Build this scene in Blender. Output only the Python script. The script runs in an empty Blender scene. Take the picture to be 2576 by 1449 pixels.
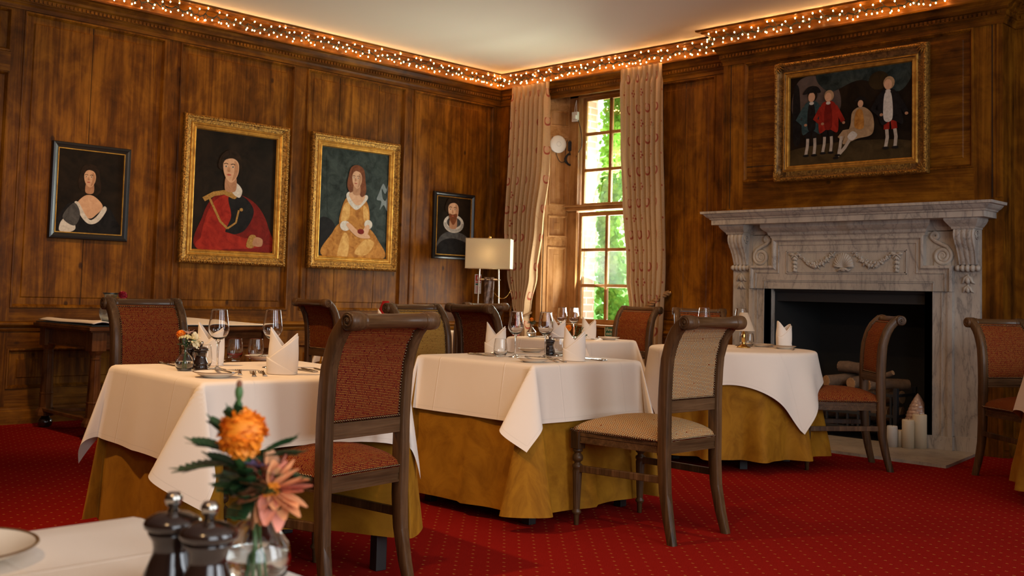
import bpy, bmesh, math, random
import numpy as np
from mathutils import Vector, Matrix
S = bpy.context.scene
COL = S.collection
PI = math.pi
R = random.Random(7)


class MB:
    """collects vertices and faces; build() links them as one mesh object"""

    def __init__(self):
        self.v, self.f, self.m, self.uv, self.s = [], [], [], [], []

    def add(self, vs, fs, mi=0, uv=None, smooth=True, tf=None):
        b = len(self.v)
        if tf is not None:
            vs = [tf(p) for p in vs]
        self.v.extend(tuple(float(c) for c in p) for p in vs)
        self.uv.extend(uv if uv is not None else [(0.0, 0.0)] * len(vs))
        for f in fs:
            self.f.append(tuple(b + i for i in f))
            self.m.append(mi)
            self.s.append(smooth)
        return self

    def box(self, x0, x1, y0, y1, z0, z1, mi=0, tf=None):
        x0, x1 = min(x0, x1), max(x0, x1)
        y0, y1 = min(y0, y1), max(y0, y1)
        z0, z1 = min(z0, z1), max(z0, z1)
        vs = [(x0, y0, z0), (x1, y0, z0), (x1, y1, z0), (x0, y1, z0), (x0, y0, z1), (x1, y0, z1), (x1, y1, z1), (x0, y1, z1)]
        fs = [(3, 2, 1, 0), (4, 5, 6, 7), (0, 1, 5, 4), (1, 2, 6, 5), (2, 3, 7, 6), (3, 0, 4, 7)]
        return self.add(vs, fs, mi, None, False, tf)

    def loft(self, rings, mi=0, caps=True, smooth=True, tf=None, closed=True):
        n = len(rings[0])
        vs = [p for r in rings for p in r]
        fs = []
        for i in range(len(rings) - 1):
            for j in range(n if closed else n - 1):
                k = (j + 1) % n
                fs.append((i * n + j, i * n + k, (i + 1) * n + k, (i + 1) * n + j))
        self.add(vs, fs, mi, None, smooth, tf)
        if caps and closed:
            self.add(rings[0], [tuple(reversed(range(n)))], mi, None, False, tf)
            self.add(rings[-1], [tuple(range(n))], mi, None, False, tf)
        return self

    def lathe(self, prof, c=(0, 0, 0), seg=24, mi=0, tf=None, axis='z', flute=None):
        vs, fs = [], []
        n = len(prof)
        for j in range(seg):
            a = 2 * PI * j / seg
            for (r, z) in prof:
                rr = r
                if flute and flute[0] < z < flute[1]:
                    rr = r * (1 - .12 * (j % 2))
                p = (rr * math.cos(a), rr * math.sin(a), z)
                if axis == 'x':
                    p = (p[2], p[0], p[1])
                elif axis == 'y':
                    p = (p[0], -p[2], p[1])
                vs.append((p[0] + c[0], p[1] + c[1], p[2] + c[2]))
        for j in range(seg):
            k = (j + 1) % seg
            for i in range(n - 1):
                if prof[i][0] < 1e-6 and prof[i + 1][0] < 1e-6:
                    continue
                if prof[i][0] < 1e-6:
                    fs.append((j * n + i, k * n + i + 1, j * n + i + 1))
                elif prof[i + 1][0] < 1e-6:
                    fs.append((j * n + i, k * n + i, j * n + i + 1))
                else:
                    fs.append((j * n + i, k * n + i, k * n + i + 1, j * n + i + 1))
        return self.add(vs, fs, mi, None, True, tf)

    def tube(self, pts, r, seg=8, mi=0, caps=True, tf=None):
        pts = [Vector(p) for p in pts]
        n = len(pts)
        rs = r if isinstance(r, (list, tuple)) else [r] * n
        rings = []
        nrm = None
        for i, p in enumerate(pts):
            t = (pts[min(i + 1, n - 1)] - pts[max(i - 1, 0)])
            if t.length < 1e-9:
                t = Vector((0, 0, 1))
            t.normalize()
            if nrm is None:
                nrm = t.orthogonal().normalized()
            else:
                nrm = nrm - t * nrm.dot(t)
                if nrm.length < 1e-6:
                    nrm = t.orthogonal()
                nrm.normalize()
            b = t.cross(nrm)
            rings.append([tuple(p + (nrm * math.cos(2 * PI * k / seg) + b * math.sin(2 * PI * k / seg)) * rs[i]) for k in range(seg)])
        return self.loft(rings, mi, caps, True, tf)

    def grid(self, nu, nv, fn, mi=0, uvfn=None, closeu=False, smooth=True, tf=None):
        vs, uv, fs = [], [], []
        for i in range(nu):
            for j in range(nv):
                u = i / (nu if closeu else nu - 1)
                v = j / (nv - 1)
                vs.append(fn(u, v))
                uv.append(uvfn(u, v) if uvfn else (u, v))
        for i in range(nu if closeu else nu - 1):
            k = (i + 1) % nu
            for j in range(nv - 1):
                fs.append((i * nv + j, k * nv + j, k * nv + j + 1, i * nv + j + 1))
        return self.add(vs, fs, mi, uv, smooth, tf)

    def ball(self, c, r, seg=12, rings=8, mi=0, tf=None):
        rx, ry, rz = r if isinstance(r, (tuple, list)) else (r, r, r)
        prof = [(math.sin(PI * i / rings), -math.cos(PI * i / rings)) for i in range(rings + 1)]
        vs, fs = [], []
        n = rings + 1
        for j in range(seg):
            a = 2 * PI * j / seg
            for (q, z) in prof:
                vs.append((c[0] + rx * q * math.cos(a), c[1] + ry * q * math.sin(a), c[2] + rz * z))
        for j in range(seg):
            k = (j + 1) % seg
            for i in range(rings):
                if i == 0:
                    fs.append((j * n, k * n + 1, j * n + 1))
                elif i == rings - 1:
                    fs.append((j * n + i, k * n + i, j * n + i + 1))
                else:
                    fs.append((j * n + i, k * n + i, k * n + i + 1, j * n + i + 1))
        return self.add(vs, fs, mi, None, True, tf)

    def prism(self, poly, d0, d1, mi=0, tf=None, smooth=False):
        """polygon in (a, b) extruded along third axis: vertices (a, b, d)"""
        n = len(poly)
        r0 = [(p[0], p[1], d0) for p in poly]
        r1 = [(p[0], p[1], d1) for p in poly]
        return self.loft([r0, r1], mi, True, smooth, tf)

    def build(self, name, mats, parent=None, bevel=0.0, sub=0, solid=0.0, loc=None, rz=0.0, weld=False, angle=35):
        me = bpy.data.meshes.new(name)
        me.from_pydata(self.v, [], self.f)
        if not isinstance(mats, (list, tuple)):
            mats = [mats]
        for m in mats:
            me.materials.append(m)
        me.polygons.foreach_set('material_index', self.m)
        me.polygons.foreach_set('use_smooth', self.s)
        if any(u != (0.0, 0.0) for u in self.uv):
            ul = me.uv_layers.new(name='UVMap')
            li = np.zeros(len(me.loops), dtype=np.int32)
            me.loops.foreach_get('vertex_index', li)
            ul.data.foreach_set('uv', np.array(self.uv, dtype=np.float32)[li].ravel())
        bm = bmesh.new()
        bm.from_mesh(me)
        if weld:
            bmesh.ops.remove_doubles(bm, verts=bm.verts, dist=1e-5)
        bmesh.ops.recalc_face_normals(bm, faces=bm.faces)
        bm.to_mesh(me)
        bm.free()
        me.update()
        o = bpy.data.objects.new(name, me)
        COL.objects.link(o)
        if parent is not None:
            o.parent = parent
        if loc is not None:
            o.location = loc
        o.rotation_euler[2] = rz
        if bevel:
            md = o.modifiers.new('edge', 'BEVEL')
            md.width = bevel
            md.segments = 2
            md.limit_method = 'ANGLE'
            md.angle_limit = math.radians(angle)
        if sub:
            md = o.modifiers.new('sub', 'SUBSURF')
            md.levels = md.render_levels = sub
        if solid:
            md = o.modifiers.new('thick', 'SOLIDIFY')
            md.thickness = solid
        return o


def tag(o, label=None, cat=None, group=None, kind=None):
    if label:
        o['label'] = label
    if cat:
        o['category'] = cat
    if group:
        o['group'] = group
    if kind:
        o['kind'] = kind
    return o


def empty(name, loc, label, cat, rz=0.0, group=None):
    o = bpy.data.objects.new(name, None)
    o.empty_display_size = .1
    COL.objects.link(o)
    o.location = loc
    o.rotation_euler[2] = rz
    return tag(o, label, cat, group)


def copy_tree(o, parent=None):
    c = o.copy()
    COL.objects.link(c)
    if parent is not None:
        c.parent = parent
    for ch in list(o.children):
        copy_tree(ch, c)
    return c


def dup(src, loc, rz, label, group=None):
    c = copy_tree(src)
    c.location = loc
    c.rotation_euler[2] = rz
    c['label'] = label
    if group:
        c['group'] = group
    return c


def struct(o):
    o['kind'] = 'structure'
    return o


def rotz(a, o=(0, 0, 0)):
    c, s = math.cos(a), math.sin(a)
    return lambda p: (o[0] + p[0] * c - p[1] * s, o[1] + p[0] * s + p[1] * c, o[2] + p[2])


def interp(tab, x):
    """piecewise smooth interpolation of rows (x, a, b, ...)"""
    if x <= tab[0][0]:
        return tab[0][1:]
    for r0, r1 in zip(tab, tab[1:]):
        if x <= r1[0]:
            t = (x - r0[0]) / (r1[0] - r0[0])
            t = t * t * (3 - 2 * t)
            return tuple(a + (b - a) * t for a, b in zip(r0[1:], r1[1:]))
    return tab[-1][1:]
def srgb(r, g, b):
    def f(c):
        c /= 255.
        return c / 12.92 if c <= .04045 else ((c + .055) / 1.055) ** 2.4
    return (f(r), f(g), f(b), 1)


class NT:
    def __init__(self, name):
        m = bpy.data.materials.get(name)
        self.m = m or bpy.data.materials.new(name)
        self.m.use_nodes = True
        self.t = self.m.node_tree
        self.t.nodes.clear()
        self.out = self.t.nodes.new('ShaderNodeOutputMaterial')

    def n(self, typ, **kw):
        nd = self.t.nodes.new('ShaderNode' + typ)
        ins = kw.pop('ins', {})
        for k, v in kw.items():
            setattr(nd, k, v)
        for k, v in ins.items():
            self.set(nd, k, v)
        return nd

    def set(self, nd, k, v):
        s = nd.inputs[k]
        if isinstance(v, bpy.types.NodeSocket):
            self.t.links.new(v, s)
        elif isinstance(v, bpy.types.Node):
            self.t.links.new(v.outputs[0], s)
        else:
            s.default_value = v

    def math(self, op, a, b=None, c=None):
        nd = self.n('Math', operation=op)
        for i, x in enumerate((a, b, c)):
            if x is not None:
                self.set(nd, i, x)
        return nd.outputs[0]

    def mix(self, f, a, b, mode='MIX'):
        nd = self.n('MixRGB', blend_type=mode)
        self.set(nd, 0, f)
        self.set(nd, 1, a)
        self.set(nd, 2, b)
        return nd.outputs[0]

    def ramp(self, fac, stops, interp='LINEAR'):
        nd = self.n('ValToRGB')
        cr = nd.color_ramp
        cr.interpolation = interp
        while len(cr.elements) < len(stops):
            cr.elements.new(.5)
        for e, (p, c) in zip(cr.elements, stops):
            e.position = p
            e.color = c if len(c) == 4 else (*c, 1)
        self.set(nd, 0, fac)
        return nd.outputs[0]

    def coord(self, kind='Object', scale=(1, 1, 1), rot=(0, 0, 0)):
        tc = self.n('TexCoord')
        mp = self.n('Mapping')
        self.t.links.new(tc.outputs[kind], mp.inputs[0])
        mp.inputs['Scale'].default_value = scale
        mp.inputs['Rotation'].default_value = rot
        return mp.outputs[0]

    def noise(self, vec, scale, detail=4, rough=.55, dist=0.0):
        nd = self.n('TexNoise')
        self.set(nd, 'Vector', vec)
        nd.inputs['Scale'].default_value = scale
        nd.inputs['Detail'].default_value = detail
        nd.inputs['Roughness'].default_value = rough
        nd.inputs['Distortion'].default_value = dist
        return nd.outputs[0]

    def bump(self, h, strength=.3, dist=.01):
        nd = self.n('Bump')
        nd.inputs['Strength'].default_value = strength
        nd.inputs['Distance'].default_value = dist
        self.set(nd, 'Height', h)
        return nd.outputs[0]

    def pbr(self, color, rough=.5, metal=0.0, normal=None, spec=.5, sheen=0, trans=0, emit=None, estr=0, coat=0, sheen_tint=None, ior=None):
        b = self.n('BsdfPrincipled')
        self.set(b, 'Base Color', color)
        self.set(b, 'Roughness', rough)
        self.set(b, 'Metallic', metal)
        b.inputs['Specular IOR Level'].default_value = spec
        if normal is not None:
            self.set(b, 'Normal', normal)
        if sheen:
            b.inputs['Sheen Weight'].default_value = sheen
            b.inputs['Sheen Roughness'].default_value = .4
            if sheen_tint:
                b.inputs['Sheen Tint'].default_value = sheen_tint
        if trans:
            b.inputs['Transmission Weight'].default_value = trans
        if coat:
            b.inputs['Coat Weight'].default_value = coat
            b.inputs['Coat Roughness'].default_value = .12
        if ior:
            b.inputs['IOR'].default_value = ior
        if emit:
            b.inputs['Emission Color'].default_value = emit
            b.inputs['Emission Strength'].default_value = estr
        self.t.links.new(b.outputs[0], self.out.inputs[0])
        return b


def plain(name, col, rough=.5, metal=0, spec=.5, coat=0, noise=0, nscale=20, bump=0):
    t = NT(name)
    c = col
    nm = None
    if noise or bump:
        nz = t.noise(t.coord(), nscale, 5)
        if noise:
            c = t.mix(nz, tuple(x * (1 - noise) for x in col[:3]) + (1,), tuple(min(1, x * (1 + noise)) for x in col[:3]) + (1,))
        if bump:
            nm = t.bump(nz, bump, .004)
    t.pbr(c, rough, metal, nm, spec, coat=coat)
    return t.m


def emis(name, col, strength):
    t = NT(name)
    e = t.n('Emission')
    e.inputs[0].default_value = col
    e.inputs[1].default_value = strength
    t.t.links.new(e.outputs[0], t.out.inputs[0])
    return t.m


def wood(name, stops, axis='z', fine=1.0, rough=.42, knots=True, coat=0.0, blotch=.75, bump=.25, spec=.13):
    """stained timber, grain running along the given axis"""
    t = NT(name)
    sc = [9.0 * fine] * 3
    sc['xyz'.index(axis)] = .55 * fine
    v = t.coord('Object', tuple(sc))
    warp = t.noise(t.coord('Object', tuple(.35 * s for s in sc)), 1.0, 3, .5, .8)
    g1 = t.noise(v, 1.3, 7, .62, 1.6)
    sc2 = [70.0 * fine] * 3
    sc2['xyz'.index(axis)] = 2.0 * fine
    g2 = t.noise(t.coord('Object', tuple(sc2)), 1.0, 3, .5, .3)
    f = t.math('ADD', t.math('MULTIPLY', g1, .62), t.math('MULTIPLY', g2, .28))
    f = t.math('ADD', f, t.math('MULTIPLY', t.math('SUBTRACT', warp, .5), .55))
    sb = [1.6] * 3
    sb['xyz'.index(axis)] = 1.0
    bl = t.noise(t.coord('Object', tuple(sb)), 3.6, 5, .62, .5)
    f = t.math('ADD', f, t.math('MULTIPLY', t.math('SUBTRACT', bl, .5), blotch))
    col = t.ramp(f, stops)
    if knots:
        sk = [4.0] * 3
        sk['xyz'.index(axis)] = 2.6
        vo = t.n('TexVoronoi', feature='F1')
        t.set(vo, 'Vector', t.coord('Object', tuple(sk)))
        vo.inputs['Scale'].default_value = 1.0
        k = t.ramp(vo.outputs['Distance'], [(0.0, (1, 1, 1)), (.045, (.9, .9, .9)), (.085, (0, 0, 0))])
        sel = t.math('GREATER_THAN', t.n('SeparateColor', ins={0: vo.outputs['Color']}).outputs[0], .55)
        col = t.mix(t.math('MULTIPLY', t.math('MULTIPLY', k, sel), .85), col, (.02, .007, .002, 1))
    nm = t.bump(t.math('ADD', g2, t.math('MULTIPLY', g1, .6)), bump, .003)
    ro = t.math('ADD', rough - .08, t.math('MULTIPLY', g1, .16))
    t.pbr(col, ro, 0, nm, spec, coat=coat)
    return t.m


PINE = [(.18, (.026, .0080, .0006)), (.42, (.115, .037, .0024)), (.60, (.225, .082, .0050)), (.82, (.34, .138, .012))]
PINEL = [(.18, (.16, .062, .018)), (.42, (.36, .17, .055)), (.66, (.50, .27, .11)), (.9, (.60, .36, .16))]
CHW = [(.25, (.026, .012, .004)), (.5, (.088, .042, .016)), (.75, (.165, .085, .036))]
M = {}
M['pine'] = wood('stained_pine_upright', PINE, 'z')
M['pine_x'] = wood('stained_pine_along_right_wall', PINE, 'x')
M['pine_y'] = wood('stained_pine_along_left_wall', PINE, 'y')
M['window_pine'] = wood('pale_window_pine', PINEL, 'z', knots=False, rough=.4)
M['window_pine_x'] = wood('pale_window_pine_rails', PINEL, 'x', knots=False, rough=.4)
M['gap'] = plain('dark_gap', (.004, .002, .001, 1), .9)
M['chair_wood'] = wood('dark_chair_wood', CHW, 'z', 2.2, .42, False, .08, .4, .3, .22)
M['chair_wood_x'] = wood('dark_chair_wood_rails', CHW, 'x', 2.2, .36, False, .2, .4, .3, .25)
M['table_wood'] = wood('old_oak_table', [(.25, (.05, .016, .004)), (.5, (.14, .05, .012)), (.8, (.24, .10, .03))], 'z', 1.6, .3, False, .3)
M['table_wood_y'] = wood('old_oak_table_rails', [(.25, (.05, .016, .004)), (.5, (.14, .05, .012)), (.8, (.24, .10, .03))], 'y', 1.6, .3, False, .3)
M['black_wood'] = plain('black_table_leg', (.012, .009, .008, 1), .5)


def fabric(name, ground, dot, du, dv, wu, wv, zig, keep=1.0, alt=None, sheen=0):
    """woven cloth: rows of short coloured floats on a ground, shifted in a zigzag"""
    t = NT(name)
    tc = t.n('TexCoord')
    sp = t.n('SeparateXYZ')
    t.t.links.new(tc.outputs['UV'], sp.inputs[0])
    u, v = sp.outputs[0], sp.outputs[1]
    row = t.math('FLOOR', t.math('DIVIDE', v, dv))
    # zigzag: triangle wave of the row number shifts columns
    tri = t.math('ABSOLUTE', t.math('SUBTRACT', t.math('FRACT', t.math('DIVIDE', t.math('ADD', row, t.math('MULTIPLY', t.math('FLOOR', t.math('DIVIDE', u, du * 6)), 3.0)), zig)), .5))
    un = t.math('ADD', t.math('DIVIDE', u, du), t.math('MULTIPLY', tri, 4.0))
    fu = t.math('FRACT', un)
    fv = t.math('FRACT', t.math('DIVIDE', v, dv))
    inu = t.math('LESS_THAN', t.math('ABSOLUTE', t.math('SUBTRACT', fu, .5)), wu / 2)
    inv = t.math('LESS_THAN', t.math('ABSOLUTE', t.math('SUBTRACT', fv, .5)), wv / 2)
    d = t.math('MULTIPLY', inu, inv)
    cell = t.n('CombineXYZ')
    t.set(cell, 0, t.math('FLOOR', un))
    t.set(cell, 1, row)
    wn = t.n('TexWhiteNoise', noise_dimensions='2D')
    t.set(wn, 'Vector', cell.outputs[0])
    # diagonal bands where the floats drop out, as in a chevron weave
    band = t.math('FRACT', t.math('ADD', t.math('DIVIDE', t.math('FLOOR', t.math('DIVIDE', u, du)), 7.0), t.math('MULTIPLY', t.math('ABSOLUTE', t.math('SUBTRACT', t.math('FRACT', t.math('DIVIDE', row, zig * 2)), .5)), 3.0)))
    gate = t.math('MULTIPLY', t.math('GREATER_THAN', t.math('ADD', band, t.math('MULTIPLY', wn.outputs[0], .35)), 1.0 - keep), d)
    dc = dot
    if alt:
        dc = t.mix(t.math('GREATER_THAN', wn.outputs[0], .72), dot, alt)
    g = t.mix(t.math('MULTIPLY', fv, .55), ground, tuple(.45 * x for x in ground[:3]) + (1,))
    col = t.mix(gate, g, dc)
    h = t.math('ADD', t.math('MULTIPLY', gate, .7), t.math('MULTIPLY', t.math('SUBTRACT', .5, t.math('ABSOLUTE', t.math('SUBTRACT', fv, .5))), 1.0))
    t.pbr(col, .82, 0, t.bump(h, .5, .0015), .15, sheen=sheen)
    return t.m


M['fab_red'] = fabric('red_woven_upholstery', (.110, .0070, .003, 1), (.62, .29, .040, 1), .0048, .0062, .44, .36, 9.0, .84, (.48, .12, .012, 1))
M['fab_gold'] = fabric('gold_woven_upholstery', (.20, .095, .014, 1), (.60, .36, .085, 1), .0056, .0052, .6, .55, 9.0, .85, (.55, .30, .07, 1))
M['fab_beige'] = fabric('beige_woven_upholstery', (.24, .070, .022, 1), (.66, .55, .27, 1), .0105, .0064, .64, .50, 8.0, .95, (.55, .56, .33, 1))
M['nail'] = plain('bronze_nail', (.14, .09, .05, 1), .25, 1)

# table linen: uv = distance in metres on the flat cloth, attribute edge = distance from the hem
def linen(name, col, sheen=.12, creases=True):
    t = NT(name)
    tc = t.n('TexCoord')
    sp = t.n('SeparateXYZ')
    t.t.links.new(tc.outputs['UV'], sp.inputs[0])
    wv = t.noise(t.coord('UV', (1, 1, 1)), 900, 2)
    big = t.noise(t.coord('UV', (1, 1, 1)), 5, 4, .6, .5)
    c = t.mix(t.math('MULTIPLY', big, .5), col, tuple(.93 * x for x in col[:3]) + (1,))
    at = t.n('Attribute', attribute_name='edge')
    hem = t.math('LESS_THAN', t.math('ABSOLUTE', t.math('SUBTRACT', at.outputs['Fac'], .019)), .0014)
    c = t.mix(t.math('MULTIPLY', hem, .22), c, tuple(.6 * x for x in col[:3]) + (1,))
    h = t.math('MULTIPLY', wv, .15)
    if creases:
        for i in (0, 1):
            f = t.math('ABSOLUTE', t.math('SUBTRACT', t.math('ABSOLUTE', sp.outputs[i]), .235))
            ln = t.math('SUBTRACT', 1.0, t.math('MINIMUM', t.math('DIVIDE', f, .006), 1.0))
            h = t.math('ADD', h, t.math('MULTIPLY', ln, 1.2))
    h = t.math('ADD', h, t.math('MULTIPLY', big, .9))
    t.pbr(c, .75, 0, t.bump(h, .35, .004), .25, sheen=sheen)
    return t.m


M['linen'] = linen('white_table_linen', (.80, .70, .60, 1), 0)
M['napkin'] = linen('white_napkin_linen', (.82, .73, .64, 1), 0, creases=False)


def velvet(name, col, dark):
    t = NT(name)
    big = t.noise(t.coord('UV', (1, 1, 1)), 7, 5, .62, .7)
    c = t.ramp(big, [(.3, dark), (.62, col)])
    fine = t.noise(t.coord('UV', (1, 1, 1)), 260, 2)
    t.pbr(c, .7, 0, t.bump(fine, .15, .002), .1, sheen=.28, sheen_tint=(.75, .40, .06, 1))
    return t.m


M['velvet'] = velvet('gold_velvet', (.33, .145, .010, 1), (.20, .078, .005, 1))


def carpet():
    t = NT('red_carpet')
    tc = t.n('TexCoord')
    sp = t.n('SeparateXYZ')
    t.t.links.new(tc.outputs['Object'], sp.inputs[0])
    P = .092

    def dots(ox, oy):
        a = t.math('ABSOLUTE', t.math('SUBTRACT', t.math('FRACT', t.math('ADD', t.math('DIVIDE', sp.outputs[0], P), ox)), .5))
        b = t.math('ABSOLUTE', t.math('SUBTRACT', t.math('FRACT', t.math('ADD', t.math('DIVIDE', sp.outputs[1], P), oy)), .5))
        return t.math('MULTIPLY', t.math('LESS_THAN', a, .066), t.math('LESS_THAN', b, .055))
    d = t.math('MAXIMUM', dots(0, 0), dots(.5, .5))
    spk = t.noise(t.coord('Object'), 330, 2)
    d = t.math('MULTIPLY', d, t.math('GREATER_THAN', spk, .47))
    w = t.noise(t.coord('Object'), .9, 4, .6, .4)
    pile = t.noise(t.coord('Object'), 420, 3, .7)
    c = t.mix(w, (.235, .0105, .0075, 1), (.32, .0150, .0105, 1))
    c = t.mix(t.math('MULTIPLY', pile, .5), c, (.120, .004, .003, 1))
    c = t.mix(t.math('MULTIPLY', d, .62), c, (.55, .24, .06, 1))
    t.pbr(c, 1.0, 0, t.bump(pile, .6, .006), .0)
    return t.m


M['carpet'] = carpet()


def marble(name, base, vein, ang=.7, scale=1.0):
    t = NT(name)
    v = t.coord('Object', (2.6 * scale, 2.6 * scale, .62 * scale), (0, ang, 0))
    w1 = t.noise(v, 2.0, 7, .58, .7)
    w2 = t.noise(v, 6.0, 5, .55, .5)
    l1 = t.math('ABSOLUTE', t.math('SUBTRACT', w1, .5))
    l2 = t.math('ABSOLUTE', t.math('SUBTRACT', w2, .5))
    f = t.math('MAXIMUM', t.ramp(l1, [(0, (.62,) * 3), (.014, (.22,) * 3), (.06, (0,) * 3)]), t.math('MULTIPLY', t.ramp(l2, [(0, (.8,) * 3), (.012, (.2,) * 3), (.045, (0,) * 3)]), .5))
    cl = t.noise(t.coord('Object'), 2.6, 5, .6, .5)
    c = t.mix(t.ramp(cl, [(.4, (0, 0, 0)), (.7, (1, 1, 1))]), base, tuple(.8 * x for x in base[:3]) + (1,))
    c = t.mix(f, c, vein)
    st = t.noise(t.coord('Object'), 3.1, 3, .5, .2)
    c = t.mix(t.ramp(st, [(.62, (0, 0, 0)), (.72, (.45, .45, .45))]), c, (.30, .21, .12, 1))
    t.pbr(c, .42, 0, None, .3)
    return t.m


M['marble'] = marble('grey_veined_marble', (.45, .395, .34, 1), (.10, .095, .10, 1))
M['marble_relief'] = marble('pale_carved_marble', (.46, .41, .35, 1), (.30, .26, .22, 1), scale=2.0)
M['hearth'] = marble('warm_hearth_stone', (.40, .33, .25, 1), (.22, .16, .11, 1), 1.2)


def gilt(name, col, dark, scale, strength=.9):
    t = NT(name)
    nz = t.noise(t.coord('Object'), scale, 5, .6, .6)
    c = t.ramp(nz, [(.36, dark), (.62, col)])
    ro = t.math('SUBTRACT', .62, t.math('MULTIPLY', nz, .3))
    t.pbr(c, ro, .75, t.bump(nz, strength, .006), .5)
    return t.m


M['gilt'] = gilt('old_gilt', (.46, .23, .040, 1), (.10, .042, .007, 1), 60)
M['gilt_plain'] = gilt('smooth_gilt', (.62, .33, .055, 1), (.36, .17, .026, 1), 14, .12)
M['gilt_dark'] = gilt('dull_gilt_cove', (.26, .145, .05, 1), (.10, .055, .022, 1), 25, .3)
M['black_frame'] = plain('ebonised_frame', (.008, .008, .009, 1), .32, noise=.3)
M['brass'] = plain('brass', (.72, .45, .13, 1), .16, 1)
M['steel'] = plain('polished_steel', (.44, .40, .35, 1), .2, 1)
M['lampmetal'] = plain('brushed_nickel', (.52, .43, .32, 1), .32, 1)
M['ceramic'] = plain('cream_glaze', (.80, .69, .55, 1), .3, 0, .35)
M['rim'] = plain('brown_rim_glaze', (.16, .085, .035, 1), .3)
M['millwood'] = plain('dark_polished_millwood', (.020, .009, .006, 1), .16, 0, .5, .5, noise=.4)
M['white_plastic'] = plain('white_plastic', (.80, .80, .77, 1), .4)
M['black_plastic'] = plain('black_plastic', (.012, .012, .014, 1), .4)
M['candle'] = plain('ivory_wax', (.70, .58, .40, 1), .5)
M['candle_grey'] = plain('pale_wax', (.62, .58, .52, 1), .5)
M['ceiling'] = plain('ceiling_plaster', (.80, .70, .57, 1), .9, noise=.03, nscale=1)
M['outer_wall'] = plain('dark_painted_wall', (.10, .05, .02, 1), .8)
M['soot'] = plain('sooty_iron', (.006, .006, .006, 1), .85, noise=.3)
M['iron'] = plain('grey_iron', (.018, .018, .020, 1), .6)
M['logs'] = plain('split_log_bark', (.14, .085, .05, 1), .85, noise=.6, nscale=30, bump=.8)
M['log_end'] = plain('log_end_grain', (.36, .20, .09, 1), .8, noise=.4, nscale=40)


def glass(name, col=(1, 1, 1, 1), rough=0.0, ior=1.45):
    t = NT(name)
    g = t.n('BsdfGlass')
    g.inputs['Color'].default_value = col
    g.inputs['Roughness'].default_value = rough
    g.inputs['IOR'].default_value = ior
    t.t.links.new(g.outputs[0], t.out.inputs[0])
    return t.m


M['glass'] = glass('clear_drinking_glass', (.985, .985, .98, 1))
M['water'] = glass('water', (.97, .98, .97, 1), 0, 1.33)


def pane():
    t = NT('window_glass')
    tr = t.n('BsdfTransparent')
    tr.inputs[0].default_value = (.95, .97, .96, 1)
    gl = t.n('BsdfGlossy')
    gl.inputs['Roughness'].default_value = .02
    mx = t.n('MixShader')
    fr = t.n('Fresnel')
    fr.inputs[0].default_value = 1.45
    t.set(mx, 0, fr.outputs[0])
    t.t.links.new(tr.outputs[0], mx.inputs[1])
    t.t.links.new(gl.outputs[0], mx.inputs[2])
    t.t.links.new(mx.outputs[0], t.out.inputs[0])
    return t.m


M['pane'] = pane()


def leafmat(name, a, b, sc=3):
    t = NT(name)
    nz = t.noise(t.coord('Object'), sc, 3, .6)
    c = t.ramp(nz, [(.3, a), (.7, b)])
    d = t.n('BsdfDiffuse')
    t.set(d, 0, c)
    tl = t.n('BsdfTranslucent')
    t.set(tl, 0, c)
    mx = t.n('MixShader')
    mx.inputs[0].default_value = .5
    t.t.links.new(d.outputs[0], mx.inputs[1])
    t.t.links.new(tl.outputs[0], mx.inputs[2])
    t.t.links.new(mx.outputs[0], t.out.inputs[0])
    return t.m


M['ivy'] = leafmat('ivy_leaf', (.06, .18, .022, 1), (.30, .54, .10, 1), 2.2)
M['tree'] = leafmat('garden_leaf', (.20, .42, .12, 1), (.55, .78, .34, 1), 1.2)
M['stem'] = plain('green_stem', (.055, .13, .03, 1), .55)
M['darkleaf'] = plain('dark_green_leaf', (.022, .075, .022, 1), .5)
M['marigold'] = plain('orange_marigold', (.90, .26, .008, 1), .6, noise=.2, nscale=60)
M['dahlia'] = plain('peach_dahlia', (.80, .33, .14, 1), .55, noise=.25, nscale=40)
M['dahlia_tip'] = plain('pink_petal', (.74, .25, .16, 1), .55, noise=.3, nscale=40)
M['white_petal'] = plain('cream_petal', (.86, .78, .52, 1), .55)
M['yellow_floret'] = plain('pale_yellow_floret', (.66, .60, .30, 1), .7, noise=.3, nscale=200)
M['red_petal'] = plain('dark_red_petal', (.32, .01, .03, 1), .5, noise=.4, nscale=60)
M['lilac'] = plain('lilac_petal', (.30, .20, .42, 1), .6)
M['lawn'] = plain('lawn_grass', (.10, .22, .05, 1), .9, noise=.4, nscale=6)


def brick():
    t = NT('old_red_brick')
    b = t.n('TexBrick')
    t.set(b, 'Vector', t.coord('UV'))
    b.inputs['Color1'].default_value = (.72, .46, .36, 1)
    b.inputs['Color2'].default_value = (.62, .36, .26, 1)
    b.inputs['Mortar'].default_value = (.80, .74, .66, 1)
    b.inputs['Scale'].default_value = 1
    b.inputs['Brick Width'].default_value = .22
    b.inputs['Row Height'].default_value = .075
    b.inputs['Mortar Size'].default_value = .008
    t.pbr(b.outputs[0], .9)
    return t.m


M['brick'] = brick()


def shade(name, col, tr=.5):
    t = NT(name)
    wv = t.noise(t.coord('Object', (400, 400, 60)), 1, 2)
    c = t.mix(wv, col, tuple(.82 * x for x in col[:3]) + (1,))
    d = t.n('BsdfDiffuse')
    t.set(d, 0, c)
    tl = t.n('BsdfTranslucent')
    t.set(tl, 0, c)
    mx = t.n('MixShader')
    mx.inputs[0].default_value = tr
    t.t.links.new(d.outputs[0], mx.inputs[1])
    t.t.links.new(tl.outputs[0], mx.inputs[2])
    t.t.links.new(mx.outputs[0], t.out.inputs[0])
    return t.m


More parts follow.
